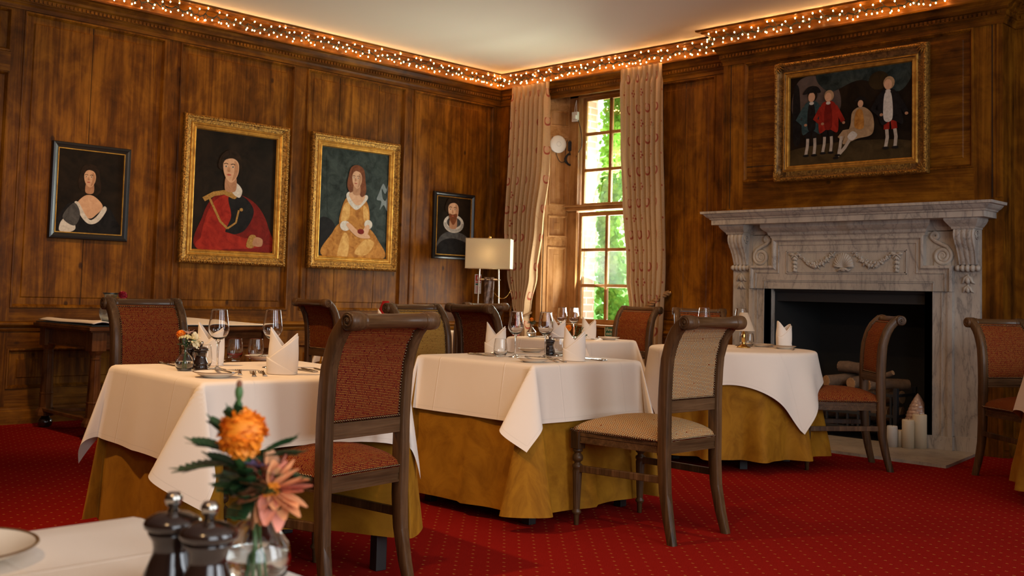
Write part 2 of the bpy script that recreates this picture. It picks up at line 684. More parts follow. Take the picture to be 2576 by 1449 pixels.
M['shade'] = shade('linen_lamp_shade', (.80, .72, .56, 1), .5)
M['shade_white'] = shade('white_lamp_shade', (.82, .70, .55, 1), .4)
M['shade_red'] = shade('red_lamp_shade', (.35, .02, .02, 1), .25)


def curtain_mat():
    t = NT('beige_flowered_curtain')
    tc = t.n('TexCoord')
    sp = t.n('SeparateXYZ')
    t.t.links.new(tc.outputs['UV'], sp.inputs[0])
    u, v = sp.outputs[0], sp.outputs[1]

    def cell(ou, ov, pu=.36, pv=.31):
        a = t.math('MULTIPLY', t.math('SUBTRACT', t.math('FRACT', t.math('ADD', t.math('DIVIDE', u, pu), ou)), .5), pu)
        b = t.math('MULTIPLY', t.math('SUBTRACT', t.math('FRACT', t.math('ADD', t.math('DIVIDE', v, pv), ov)), .5), pv)
        return a, b

    def dist(a, b, ca=0, cb=0, k=1.0):
        x = t.math('SUBTRACT', a, ca)
        y = t.math('MULTIPLY', t.math('SUBTRACT', b, cb), k)
        return t.math('SQRT', t.math('ADD', t.math('MULTIPLY', x, x), t.math('MULTIPLY', y, y)))
    a, b = cell(0, 0)
    ring = t.math('LESS_THAN', t.math('ABSOLUTE', t.math('SUBTRACT', dist(a, b, 0, 0, .8), .036)), .008)
    ring = t.math('MULTIPLY', ring, t.math('GREATER_THAN', b, -.034))
    inner = t.math('LESS_THAN', dist(a, b, 0, -.01, .8), .017)
    a2, b2 = cell(.5, .5)
    tri = t.math('MAXIMUM', t.math('LESS_THAN', dist(a2, b2, -.016, 0), .011), t.math('MAXIMUM', t.math('LESS_THAN', dist(a2, b2, .016, .004), .011), t.math('LESS_THAN', dist(a2, b2, 0, .028), .011)))
    tri = t.math('MAXIMUM', tri, t.math('LESS_THAN', dist(a2, b2, .002, -.026), .010))
    # thin trailing stems
    w = t.noise(t.coord('UV'), 9, 2, .5, 1.5)
    vine = t.math('LESS_THAN', t.math('ABSOLUTE', t.math('SUBTRACT', w, .5)), .006)
    weave = t.noise(t.coord('UV', (1, 1, 1)), 500, 2)
    c = t.mix(weave, (.62, .42, .24, 1), (.52, .33, .17, 1))
    c = t.mix(t.math('MULTIPLY', vine, .35), c, (.28, .17, .09, 1))
    c = t.mix(t.math('MULTIPLY', inner, .5), c, (.70, .34, .26, 1))
    c = t.mix(t.math('MULTIPLY', t.math('MAXIMUM', ring, tri), .85), c, (.33, .045, .03, 1))
    d = t.n('BsdfDiffuse')
    t.set(d, 0, c)
    tl = t.n('BsdfTranslucent')
    t.set(tl, 0, c)
    mx = t.n('MixShader')
    mx.inputs[0].default_value = .16
    t.t.links.new(d.outputs[0], mx.inputs[1])
    t.t.links.new(tl.outputs[0], mx.inputs[2])
    t.t.links.new(mx.outputs[0], t.out.inputs[0])
    return t.m


M['curtain'] = curtain_mat()
M['rope'] = plain('gold_red_rope', (.26, .13, .045, 1), .7, noise=.6, nscale=90)
M['tassel'] = plain('red_tassel_yarn', (.30, .06, .03, 1), .8, noise=.6, nscale=120)
CEIL = 3.515
BR = -0.25          # face of the chimney breast
BX0, BX1 = 3.12, 5.54


def rect_ring(mb, T, ua, ub, za, zb, loops, mi):
    rings = []
    for (ins, d) in loops:
        rings.append([T(ua + ins, za + ins, d), T(ub - ins, za + ins, d), T(ub - ins, zb - ins, d), T(ua + ins, zb - ins, d)])
    mb.loft(rings, mi, False, False)
    return rings[-1]


def panel(mb, T, ua, ub, za, zb, mi=0, splits=(), margin=.05, deep=.016):
    e = min(margin, (ub - ua) * .2)
    a = .030
    ring = [(0, 0), (.003, .009), (.014, .010), (.022, -.002), (a, -deep)]
    rect_ring(mb, T, ua, ub, za, zb, ring, 0)
    cuts = [ua + a] + sorted(splits) + [ub - a]
    for i, (c0, c1) in enumerate(zip(cuts, cuts[1:])):
        g0 = .0035 if i else 0
        g1 = .0035 if i < len(cuts) - 2 else 0
        x0, x1 = c0 + g0, c1 - g1
        s = [(x0, za + a), (x1, za + a), (x1, zb - a), (x0, zb - a)]
        l0 = e if i == 0 else 0
        l1 = e if i == len(cuts) - 2 else 0
        t = [(x0 + l0, za + a + e), (x1 - l1, za + a + e), (x1 - l1, zb - a - e), (x0 + l0, zb - a - e)]
        l0 = l0 + .008 if l0 else 0
        l1 = l1 + .008 if l1 else 0
        q = [(x0 + l0, za + a + e + .008), (x1 - l1, za + a + e + .008), (x1 - l1, zb - a - e - .008), (x0 + l0, zb - a - e - .008)]
        mb.loft([[T(*p, -deep) for p in s], [T(*p, -deep) for p in t], [T(*p, -deep + .007) for p in q]], mi, False, False)
        mb.add([T(*p, -deep + .007) for p in q], [(0, 1, 2, 3)], mi, None, False)
        if i:
            mb.add([T(c0 - .006, za + a, -deep - .004), T(c0 + .006, za + a, -deep - .004), T(c0 + .006, zb - a, -deep - .004), T(c0 - .006, zb - a, -deep - .004)], [(0, 1, 2, 3)], 2, None, False)


def panel_wall(mb, T, u0, u1, z0, z1, panels, holes=()):
    us = sorted({u0, u1} | {p[k] for p in list(panels) + list(holes) for k in (0, 1)})
    zs = sorted({z0, z1} | {p[k] for p in list(panels) + list(holes) for k in (2, 3)})
    us = [u for u in us if u0 <= u <= u1]
    zs = [z for z in zs if z0 <= z <= z1]
    for a, b in zip(us, us[1:]):
        for c, d in zip(zs, zs[1:]):
            mu, mz = (a + b) / 2, (c + d) / 2
            if any(p[0] < mu < p[1] and p[2] < mz < p[3] for p in list(panels) + list(holes)):
                continue
            rail = any(p[0] < mu < p[1] for p in panels)
            mb.add([T(a, c, 0), T(b, c, 0), T(b, d, 0), T(a, d, 0)], [(0, 1, 2, 3)], 1 if rail else 0, None, False)
    for p in panels:
        sp = p[4] if len(p) > 4 else ()
        panel(mb, T, p[0], p[1], p[2], p[3], p[5] if len(p) > 5 else 0, sp)


# ---- left wall -------------------------------------------------------------
TL = lambda u, z, d: (d, u, z)
UP = (.885, 3.19)
LOW = (.265, .575)
lp = [(-5.21, -4.035, *UP, (-4.66,)), (-3.90, -2.73, *UP, ()), (-2.593, -1.377, *UP, (-2.20, -1.72)), (-1.27, -.103, *UP, ()),
      (-6.5, -5.30, .885, 2.70, ()), (-6.5, -5.30, 2.85, 3.19, ()), (-7.9, -6.63, *UP, ()), (-9.3, -8.03, *UP, ()), (-10.7, -9.43, *UP, ())]
for a, b in ((-5.21, -4.035), (-3.90, -2.73), (-2.593, -1.377), (-1.27, -.103), (-6.5, -5.30), (-7.9, -6.63), (-9.3, -8.03), (-10.7, -9.43)):
    lp.append((a, b, *LOW, ()))
mb = MB()
panel_wall(mb, TL, -11, 0, 0, CEIL, lp)
for u, z0, z1 in ((-4.66, .9, 3.17), (-2.2, .9, 3.17), (-1.72, .9, 3.17)):
    mb.box(-.03, -.022, u - .02, u + .02, z0, z1, 2)
struct(mb.build('wall_left', [M['pine'], M['pine_y'], M['gap']]))

# ---- right wall with the window opening -------------------------------------
TR = lambda u, z, d: (u, -d, z)
WX0, WX1, WZ0, WZ1 = .69, 1.97, .52, 3.285
rp = [(2.20, 2.865, *UP, (2.52,)), (2.20, 2.865, *LOW, ()), (.13, .56, *UP, ()), (.13, .56, *LOW, ()),
      (5.78, 6.9, *UP, ()), (7.05, 8.2, *UP, ()), (8.35, 9.9, *UP, ()), (5.78, 6.9, *LOW, ()), (7.05, 8.2, *LOW, ()), (8.35, 9.9, *LOW, ())]
mb = MB()
panel_wall(mb, TR, 0, 10.4, 0, CEIL, rp, [(WX0, WX1, 0.0, WZ1), (BX0, BX1, 0, CEIL)])
# apron below the window sits in the recess
panel(mb, lambda u, z, d: (u, .05 - d, z), .95, 1.71, .2, .66, 0)
mb.box(WX0, .95, .05, .09, 0, .8, 0)
mb.box(1.71, WX1, .05, .09, 0, .8, 0)
mb.box(.95, 1.71, .05, .09, 0, .2, 1)
mb.box(.95, 1.71, .05, .09, .66, .8, 1)
mb.box(WX0 - .005, WX0, 0, .06, 0, .8, 0)
mb.box(WX1, WX1 + .005, 0, .06, 0, .8, 0)
struct(mb.build('wall_right', [M['pine'], M['pine_x'], M['gap']]))

# ---- chimney breast ----------------------------------------------------------
TB = lambda u, z, d: (u, BR - d, z)
mb = MB()
panel_wall(mb, TB, BX0, BX1, 0, CEIL, [(3.33, 5.33, 2.13, 3.20, (), 1)], [(3.66, 5.0, 0, 1.20)])
for x in (BX0, BX1):
    mb.add([(x, BR, 0), (x, 0, 0), (x, 0, CEIL), (x, BR, CEIL)], [(0, 1, 2, 3)], 0, None, False)
# corner beads and the board joint low in the panel
for x in (BX0 + .02, BX1 - .02):
    mb.box(x - .022, x + .022, BR - .008, BR, 1.9, 3.2, 0)
for x in (BX0 + .075, BX1 - .075):
    mb.box(x - .003, x + .003, BR - .002, BR, 1.9, 3.2, 2)
mb.box(3.36, 3.67, BR - .0005 + .009, BR + .012, 2.262, 2.268, 2)
struct(mb.build('wall_chimney', [M['pine'], M['pine_x'], M['gap']]))

# ---- walls behind the camera, floor, ceiling ---------------------------------
mb = MB()
mb.box(0, 10.4, -11.1, -11, 0, CEIL, 0)
struct(mb.build('wall_behind', [M['outer_wall']]))
EASTW = [(-3.2, -1.5), (-6.2, -4.5), (-9.2, -7.5)]
mb = MB()
ys = [-11.1] + [v for w in sorted(EASTW) for v in w] + [0.1]
mb.box(10.55, 10.62, -11.1, .1, 0, CEIL)  # unseen sheet added behind the openings to keep sky light out
for i, (a, b) in enumerate(zip(ys, ys[1:])):
    if i % 2 == 0:
        mb.box(10.4, 10.6, a, b, 0, CEIL)
    else:
        mb.box(10.4, 10.6, a, b, 0, .75)
        mb.box(10.4, 10.6, a, b, 3.15, CEIL)
struct(mb.build('wall_opposite', [M['outer_wall']]))
mb = MB()
mb.box(-.05, 10.6, -11.1, .05, -.08, 0)
struct(mb.build('floor', [M['carpet']]))
mb = MB()
mb.box(-.1, 10.6, -11.1, .6, CEIL, CEIL + .1)
struct(mb.build('ceiling', [M['ceiling']]))

# ---- mouldings ------------------------------------------------------------------
def sweep(mb, path, prof, mi=0, T=None):
    """mitred sweep of a (out, z) profile along a plan polyline; out is to the right-hand side of travel"""
    n = len(path)
    rings = []
    for i, p in enumerate(path):
        p = Vector(p)
        d0 = (p - Vector(path[i - 1])).normalized() if i else None
        d1 = (Vector(path[i + 1]) - p).normalized() if i < n - 1 else None
        if d0 is None:
            d0 = d1
        if d1 is None:
            d1 = d0
        n0, n1 = Vector((d0.y, -d0.x)), Vector((d1.y, -d1.x))
        m = (n0 + n1)
        m = m / max(1e-6, m.dot(n0))
        rings.append([(p.x + m.x * o, p.y + m.y * o, z) for o, z in prof])
    mb.loft(rings, mi, True, False, None, True)


CORN = [(-.01, 3.195), (.012, 3.195), (.014, 3.225), (.024, 3.240), (.024, 3.252), (.034, 3.256), (.036, 3.292), (.050, 3.300), (.056, 3.320), (.078, 3.348), (.098, 3.358), (.100, 3.372),
        (.080, 3.376), (.074, 3.415), (.084, 3.452), (.112, 3.474), (.150, 3.482), (.158, 3.494), (.190, 3.498), (.192, CEIL), (-.01, CEIL)]
DADO = [(-.02, .705), (.010, .705), (.016, .722), (.016, .735), (.030, .742), (.046, .758), (.046, .772), (.034, .780), (.012, .784), (-.02, .784)]
BASE = [(-.02, 0), (.034, 0), (.034, .095), (.028, .104), (.020, .108), (.018, .125), (.008, .132), (-.02, .132)]
LPATH = [(0, -11), (0, 0)]
RPATH1 = [(0, 0), (BX0, 0), (BX0, BR), (BX1, BR), (BX1, 0), (10.4, 0)]


def dentils(mb, a, b, fixed, axis, sign):
    n = int(abs(b - a) / .034)
    for i in range(n):
        u = a + (b - a) * (i + .5) / n
        if axis == 'y':
            mb.box(.034, .045, u - .010, u + .010, 3.262, 3.287)
        else:
            mb.box(u - .010, u + .010, fixed - .045, fixed - .034, 3.262, 3.287)


mb = MB()
sweep(mb, [(0, -11), (0, 0), (.5, 0)][:2] + [], CORN)
dentils(mb, -8.2, -.05, 0, 'y', 1)
struct(mb.build('trim_1', [M['pine_y']]))
mb = MB()
sweep(mb, RPATH1, CORN)
dentils(mb, .06, BX0 - .02, 0, 'x', 1)
dentils(mb, BX0, BX1, BR, 'x', 1)
dentils(mb, BX1 + .05, 7.0, 0, 'x', 1)
struct(mb.build('trim_2', [M['pine_x']]))
mb = MB()
sweep(mb, LPATH, DADO)
struct(mb.build('trim_3', [M['pine_y']]))
mb = MB()
sweep(mb, [(0, 0), (WX0, 0)], DADO)
sweep(mb, [(WX1, 0), (BX0, 0)], DADO)
sweep(mb, [(BX1, BR + .02), (BX1, 0), (10.4, 0)], DADO)
struct(mb.build('trim_4', [M['pine_x']]))
mb = MB()
sweep(mb, LPATH, BASE)
struct(mb.build('baseboard_left', [M['pine_y']]))
mb = MB()
sweep(mb, [(0, 0), (WX0, 0)], BASE)
sweep(mb, [(WX1, 0), (BX0, 0)], BASE)
sweep(mb, [(BX1, BR + .02), (BX1, 0), (10.4, 0)], BASE)
struct(mb.build('baseboard_right', [M['pine_x']]))

# ---- sash window -------------------------------------------------------------------
win = bpy.data.objects.new('window_1', None)
COL.objects.link(win)
tag(win, 'tall pine sash window with panelled shutters between the flowered curtains', 'window', kind='structure')
GX0, GX1, GB = .985, 1.675, 1.33
wm = [M['window_pine'], M['window_pine_x'], M['gap']]
mb = MB()
mb.box(.80, .93, .27, .42, .80, 3.28)
mb.box(1.73, 1.86, .27, .42, .80, 3.28)
mb.box(.93, .945, .255, .29, .82, 3.25)
mb.box(1.715, 1.73, .255, .29, .82, 3.25)
mb.box(.80, 1.86, .27, .42, 3.235, 3.29, 1)
mb.box(.80, 1.86, .04, .40, .775, .80, 1)
mb.build('sash_box', wm, win, bevel=.003)
mb = MB()
mb.box(.815, 1.845, .215, .36, 2.005, 2.045, 1)
mb.box(.800, 1.860, .195, .36, 2.045, 2.062, 1)
mb.build('transom', wm, win, bevel=.004)


def sash(name, z0, z1, bars, y):
    mb = MB()
    mb.box(.945, GX0, y, y + .045, z0 - .05, z1 + .045, 0)
    mb.box(GX1, 1.715, y, y + .045, z0 - .05, z1 + .045, 0)
    mb.box(GX0, GX1, y, y + .045, z0 - .05, z0, 1)
    mb.box(GX0, GX1, y, y + .045, z1, z1 + .045, 1)
    mb.box(GB - .017, GB + .017, y + .004, y + .040, z0, z1, 0)
    for b in bars:
        mb.box(GX0, GX1, y + .006, y + .038, b - .017, b + .017, 1)
    s = mb.build(name, wm, win, bevel=.005)
    zz = [z0] + [v for b in bars for v in (b - .017, b + .017)] + [z1]
    for a, b in zip(zz[::2], zz[1::2]):
        for p, q in ((GX0, GB - .017), (GB + .017, GX1)):
            m2 = MB()
            m2.box(p, q, y + .020, y + .024, a, b)
            m2.build('pane', M['pane'], s)


sash('upper_sash', 2.09, 3.20, (2.838, 2.445), .325)
sash('lower_sash', .85, 1.945, (1.585, 1.205), .295)
# shutters folded back on the splayed reveals
for sgn, xa in ((1, WX0), (-1, WX1)):
    L = math.hypot(.13, .30)
    cu, su = .13 / L * sgn, .30 / L

    def TS(u, z, d, xa=xa, cu=cu, su=su, sgn=sgn):
        return (xa + u * cu + d * su * sgn, .005 + u * su - d * abs(cu), z)
    mb = MB()
    sp = [(.055, L - .05, .875, 1.615), (.055, L - .05, 1.72, 1.955), (.055, L - .05, 2.06, 2.82), (.055, L - .05, 2.92, 3.10)]
    panel_wall(mb, TS, .012, L - .012, .80, 3.275, sp)
    for a, b in ((.004, .012), (L - .012, L - .004)):
        mb.add([TS(a, .80, -.004), TS(b, .80, -.004), TS(b, 3.275, -.004), TS(a, 3.275, -.004)], [(0, 1, 2, 3)], 2, None, False)
    mb.loft([[TS(0, z, -.02), TS(L, z, -.02), TS(L, z, -.012), TS(0, z, -.012)] for z in (.8, 3.275)], 0)
    mb.build('shutter', wm, win)
mb = MB()
mb.add([(WX0 - .02, -.002, 3.285), (WX1 + .02, -.002, 3.285), (1.86, .40, 3.27), (.80, .40, 3.27)], [(0, 1, 2, 3)], 1, None, False)
mb.box(.80, 1.86, .02, .035, 3.262, 3.283, 1)
mb.box(.84, 1.82, .24, .255, 3.258, 3.277, 1)
mb.box(WX0 - .06, WX1 + .06, -.012, .002, 3.235, 3.29, 1)
mb.build('soffit', wm, win)
mb = MB()
for x in (WX0 - .03, WX1 + .03):
    mb.box(x - .035, x + .035, -.014, .004, .80, 3.29, 0)
mb.build('architrave', wm, win, bevel=.005)

# ---- outside -----------------------------------------------------------------------
mb = MB()
def bq(p, w, h, uv0=(0, 0)):
    mb.add(p, [(0, 1, 2, 3)], 0, [(uv0[0], uv0[1]), (uv0[0] + w, uv0[1]), (uv0[0] + w, uv0[1] + h), (uv0[0], uv0[1] + h)], False)
OY0, OY1 = .42, .66
OXL, OXR = .875, 1.785
bq([(OXL, OY0, .4), (OXL, OY1, .4), (OXL, OY1, 3.3), (OXL, OY0, 3.3)], OY1 - OY0, 2.9)
bq([(OXR, OY1, .4), (OXR, OY0, .4), (OXR, OY0, 3.3), (OXR, OY1, 3.3)], OY1 - OY0, 2.9)
bq([(-4, OY1, -.5), (OXL, OY1, -.5), (OXL, OY1, 4.6), (-4, OY1, 4.6)], 4 + OXL, 5.1)
bq([(OXR, OY1, -.5), (10.6, OY1, -.5), (10.6, OY1, 4.6), (OXR, OY1, 4.6)], 10.6 - OXR, 5.1)
bq([(OXL, OY1, 3.3), (OXR, OY1, 3.3), (OXR, OY1, 4.6), (OXL, OY1, 4.6)], OXR - OXL, 1.3)
bq([(OXL, OY0, 3.3), (OXR, OY0, 3.3), (OXR, OY1, 3.3), (OXL, OY1, 3.3)], OXR - OXL, .24)
bq([(OXL, OY1, -.5), (OXR, OY1, -.5), (OXR, OY1, .70), (OXL, OY1, .70)], OXR - OXL, 1.2)
bq([(OXL, OY0 - .02, .76), (OXR, OY0 - .02, .76), (OXR, OY1 + .03, .70), (OXL, OY1 + .03, .70)], OXR - OXL, .24)
struct(mb.build('wall_outside', [M['brick']]))
mb = MB()
mb.box(-14, 12, .7, 22, -.6, -.5)
struct(mb.build('ground_outside', [M['lawn']]))


def leaf_cloud(n, pos, size, seed, lobes=5):
    r = random.Random(seed)
    mb = MB()
    for i in range(n):
        p, nrm = pos(r)
        nrm = (Vector(nrm) + Vector((r.gauss(0, .45), r.gauss(0, .45), r.gauss(0, .45)))).normalized()
        a = Vector((r.gauss(0, .5), r.gauss(0, .5), -1)).normalized()
        t = (a - nrm * a.dot(nrm)).normalized()
        b = nrm.cross(t)
        s = size * r.uniform(.6, 1.25)
        prof = [(-.45, 0), (-.30, .34), (.02, .48), (.30, .24), (.62, 0), (.30, -.24), (.02, -.48), (-.30, -.34)] if lobes == 5 else [(-.5, 0), (-.1, .27), (.5, 0), (-.1, -.27)]
        vs = [Vector(p) + t * (q[0] * s) + b * (q[1] * s) + nrm * (-.12 * s * abs(q[1]) * 2) for q in prof]
        mb.add(vs, [tuple(range(len(vs)))], 0, None, False)
    return mb


def ivy_pos(r):
    k = r.random()
    if k < .62:       # hangs over the left jamb
        z = r.uniform(.55, 3.45)
        w = .30 + .16 * math.sin(z * 2.3) + (.18 if z > 2.0 else 0)
        return (OXL + .02 + w * abs(r.gauss(0, .55)) - .03, r.uniform(.70, .92), z), (.5, -.9, .1)
    if k < .88:       # hangs from the head
        x = r.uniform(.9, 1.76)
        return (x, r.uniform(.72, 1.0), 3.4 - abs(r.gauss(0, .42))), (.2, -1, .2)
    return (r.uniform(-1.2, .9), r.uniform(.71, .78), r.uniform(.3, 4.4)), (0, 1, .1)


tag(leaf_cloud(4200, ivy_pos, .062, 3).build('climbing_ivy', M['ivy']), 'green climbing ivy hanging over the brick reveal outside the window', 'ivy', kind='stuff')
TREES = [(-2.7, 4.6, 1.25, 2.5, 'leafy garden shrub outside, straight through the lower window panes'),
         (-4.9, 8.6, 2.0, 4.6, 'tall pale green tree far across the garden outside the window'),
         (-.2, 6.2, 1.5, 3.4, 'green garden tree outside, beyond the right-hand curtain'),
         (-6.9, 4.6, 1.4, 3.2, 'bushy garden tree outside, hidden mostly by the brick reveal')]
for i, (tx, ty, rad, hh, lab) in enumerate(TREES):
    root = empty('garden_tree', (tx, ty, -.5), lab, 'tree')

    def tp(r, rad=rad, hh=hh):
        while True:
            d = Vector((r.gauss(0, 1), r.gauss(0, 1), r.gauss(0, 1))).normalized()
            q = r.uniform(.72, 1.0)
            l = 1 + .16 * math.sin(5 * d.x + 3) * math.sin(4 * d.z + 1) + .1 * math.sin(9 * d.y)
            p = (d.x * rad * q * l, d.y * rad * q * l, hh * .54 + d.z * hh * .5 * q * l)
            if p[2] > .1:
                return p, tuple(d)
    leaf_cloud(3600, tp, .15 * rad ** .5, 11 + i, 4).build('foliage', M['tree'], root)
    mb = MB()
    mb.tube([(0, 0, 0), (.03, 0, hh * .3), (0, .02, hh * .7)], [.09, .07, .03], 8)
    mb.build('trunk', M['logs'], root)
CX = 4.33
fp = empty('fireplace', (0, 0, 0), 'grey veined marble fireplace with carved shell and garland under a deep mantel shelf', 'fireplace')


def TF(s=1):
    return lambda p: (CX + s * p[0], BR - p[2], p[1])      # (x, z, d)


def slab(mb, poly, d0, d1, s=1, mi=0):
    mb.prism(poly, d0, d1, mi, TF(s))


def rectp(x0, x1, z0, z1):
    return [(x0, z0), (x1, z0), (x1, z1), (x0, z1)]


OX = .663
# jambs with a moulded inner strip, outer pilasters, plinths
for s in (1, -1):
    mb = MB()
    slab(mb, rectp(OX, .873, .118, 1.196), 0, .075, s)
    slab(mb, rectp(OX, OX + .062, .118, 1.196), .075, .068, s)
    for x in (OX + .066, .795, .835):
        slab(mb, rectp(x - .004, x + .004, .118, 1.196), .075, .081, s)
    slab(mb, rectp(.84, .873, .118, 1.196), .075, .084, s)
    mb.build('jamb', M['marble'], fp, bevel=.002)
    mb = MB()
    slab(mb, rectp(.873, 1.06, .125, 1.66), 0, .038, s)
    mb.build('pilaster', M['marble'], fp, bevel=.002)
    mb = MB()
    slab(mb, rectp(OX - .012, .882, .0205, .118), 0, .098, s)
    slab(mb, rectp(.882, 1.075, .0205, .128), 0, .056, s)
    mb.build('plinth', M['marble'], fp, bevel=.004)
# eared architrave and tablet
e, st, zt = .873, .655, 1.625
mb = MB()
outl = [(-e, 1.197), (-OX - .0, 1.197), (OX, 1.197), (e, 1.197), (e, 1.392), (st, 1.392), (st, zt), (-st, zt), (-st, 1.392), (-e, 1.392)]


def stepped(ins):
    return [(-e + ins, 1.197), (e - ins, 1.197), (e - ins, 1.392 - ins), (st - ins, 1.392 - ins), (st - ins, zt - ins), (-st + ins, zt - ins), (-st + ins, 1.392 - ins), (-e + ins, 1.392 - ins)]


rings = []
for ins, d in ((0, 0), (0, .088), (.012, .092), (.020, .092), (.024, .084), (.036, .074), (.050, .072), (.054, .078), (.060, .078), (.064, .070)):
    q = stepped(ins)
    rings.append([(p[0], p[1], d) for p in q])
mb.loft(rings, 0, False, False, TF())
q = stepped(.064)
n = len(q)
mb.add([(p[0], p[1], .070) for p in q], [(0, 1, 2, 7), (2, 3, 6, 7), (3, 4, 5, 6)], 0, None, False, TF())
# bead round the opening and round the relief panel
mb2 = mb
slab(mb, rectp(-OX - .066, OX + .066, 1.258, 1.264), .070, .078)
slab(mb, rectp(-OX - .066, OX + .066, 1.270, 1.275), .070, .076)
for s in (1, -1):
    slab(mb, rectp(OX + .062, OX + .068, 1.197, 1.264), .070, .078, s)
for ins, d in ((0, .078), (.012, .076)):
    a, b, z0, z1 = -.52 + ins, .52 - ins, 1.325 + ins, 1.515 - ins
    for r in (rectp(a, b, z0, z0 + .006), rectp(a, b, z1 - .006, z1), rectp(a, a + .006, z0, z1), rectp(b - .006, b, z0, z1)):
        slab(mb, r, .070, d)
mb.build('architrave', M['marble'], fp)
mb = MB()
slab(mb, rectp(-.505, .505, 1.34, 1.50), .0705, .0725)
mb.build('relief_ground', M['marble_relief'], fp)
# background of the side scrolls
for s in (1, -1):
    mb = MB()
    slab(mb, rectp(st, .9, 1.392, zt + .03), 0, .030, s)
    mb.build('side_panel', M['marble_relief'], fp)
# bed mouldings and shelf
mb = MB()
prof = [(0.0, zt), (.085, zt), (.088, 1.640), (.102, 1.652), (.106, 1.672), (.130, 1.690), (.150, 1.712), (.152, 1.742), (0, 1.742)]
rings = []
for s, k in ((-1, 0), (1, 1)):
    rings.append([(s * (st + .01 + max(0, d - .085)), z, d) for d, z in prof])
mb.loft(rings, 0, True, False, TF())
prof2 = [(0, 1.66), (.034, 1.66), (.05, 1.69), (.05, 1.742), (0, 1.742)]
mb.loft([[(s * 1.06, z, d) for d, z in prof2] for s in (-1, 1)], 0, True, False, TF())
mb.build('bed_moulding', M['marble'], fp)
mb = MB()
PS = [(1.165, .238, 1.742), (1.165, .238, 1.784), (1.176, .249, 1.788), (1.180, .252, 1.797), (1.198, .268, 1.808), (1.215, .285, 1.826), (1.218, .288, 1.832), (1.240, .302, 1.836), (1.242, .304, 1.856)]
mb.loft([[(-w, z, 0), (w, z, 0), (w, z, d), (-w, z, d)] for w, d, z in PS], 0, True, False, TF())
mb.build('mantel_shelf', M['marble'], fp, bevel=.0015)
# corbels
for s in (1, -1):
    mb = MB()
    mb.loft([[(a, z, 0), (b, z, 0), (b, z, d), (a, z, d)] for a, b, d, z in ((.895, 1.065, .150, 1.662), (.893, 1.067, .156, 1.674), (.885, 1.075, .160, 1.680), (.870, 1.095, .190, 1.706), (.858, 1.106, .208, 1.726), (.858, 1.106, .208, 1.742))], 0, True, False, TF(s))
    mb.build('corbel_cap', M['marble'], fp)
    mb = MB()
    tab = [(1.40, .060), (1.44, .072), (1.48, .085), (1.52, .105), (1.56, .132), (1.60, .150), (1.635, .152), (1.662, .140)]
    w = 27

    def cf(u, v):
        x = .900 + u * .158
        z = 1.400 + v * .262
        d = interp(tab, z)[0]
        rib = .009 * abs(math.cos(PI * 4 * u)) ** .5 if .02 < u < .98 else -.006
        tp = (z - 1.40) / .262
        return (.979 + (x - .979) * (.86 + .14 * tp), z, d + rib - .004)
    mb.grid(w, 18, cf, 0, None, False, True, TF(s))
    for u in (0, 1):
        vs = [cf(u, i / 17) for i in range(18)]
        back = [(p[0], p[1], .03) for p in vs]
        mb.loft([vs, back], 0, False, False, TF(s), closed=False)
    # side volutes
    for xs in (.897, 1.061):
        pts = []
        for i in range(26):
            a = i / 25 * 4.2 * PI
            rr = .040 * (1 - i / 25 * .85)
            pts.append((xs, 1.615 + rr * math.sin(a), .090 + rr * math.cos(a)))
        mb.tube(pts, .0045, 5, 0, True, TF(s))
    mb.build('corbel', M['marble'], fp)
    mb = MB()
    for i, rr in enumerate((.024, .028, .030, .028, .024)):
        x = .905 + i * .0365
        mb.ball((x, 1.374, .052), (.021, rr, rr), 12, 8, 0, TF(s))
    mb.lathe([(.0, .888), (.017, .888), (.019, .98), (.017, 1.07), (0, 1.07)], (0, 1.374, .052), 12, 0, TF(s), 'x')
    mb.build('corbel_roll', M['marble_relief'], fp)
    mb = MB()
    for z, k in ((1.285, 1.0), (1.215, .85)):
        mb.ball((.975, z, .045), (.022 * k, .030 * k, .022 * k), 10, 8, 0, TF(s))
        for a in (-1, 1):
            mb.tube([(.975, z + .030 * k, .045), (.975 + a * .022 * k, z + .012 * k, .05), (.975 + a * .034 * k, z - .016 * k, .046), (.975 + a * .050 * k, z - .026 * k, .040)], [.010 * k, .014 * k, .010 * k, .003], 7, 0, True, TF(s))
        mb.ball((.975, z + .036 * k, .042), .009, 8, 6, 0, TF(s))
    mb.build('bellflower_drop', M['marble_relief'], fp)
    # flat S scroll beside the tablet
    mb = MB()
    pts = []
    for i in range(44):                              # big lower volute, inside to outside
        a = -PI * .5 + i / 43 * 4.5 * PI
        rr = .010 + .056 * i / 43
        pts.append((.785 + rr * math.cos(a), 1.468 + rr * math.sin(a)))
    up = [(.838, 1.520), (.790, 1.555), (.745, 1.578), (.715, 1.605), (.703, 1.640)]
    if True:
        lx, lz = pts[-1]
        path = pts + [(.846, 1.500), (.820, 1.536), (.772, 1.560), (.730, 1.580), (.706, 1.604)]
        for i in range(16):
            a = PI * 1.05 - i / 15 * 2.6 * PI
            rr = .030 * (1 - i / 15 * .75)
            path.append((.728 + rr * math.cos(a), 1.618 + rr * math.sin(a)))
    mb.tube([(p[0] , p[1], .040) for p in path], [.010] * 20 + [.0165] * (len(path) - 20), 8, 0, True, TF(s))
    mb.ball((.785, 1.468, .034), (.066, .066, .012), 20, 6, 0, TF(s))
    slab(mb, [(.72, 1.394), (.85, 1.394), (.845, 1.43), (.725, 1.43)], .03, .046, s)
    mb.build('side_scroll', M['marble_relief'], fp)
# shell and garlands
mb = MB()
N = 13


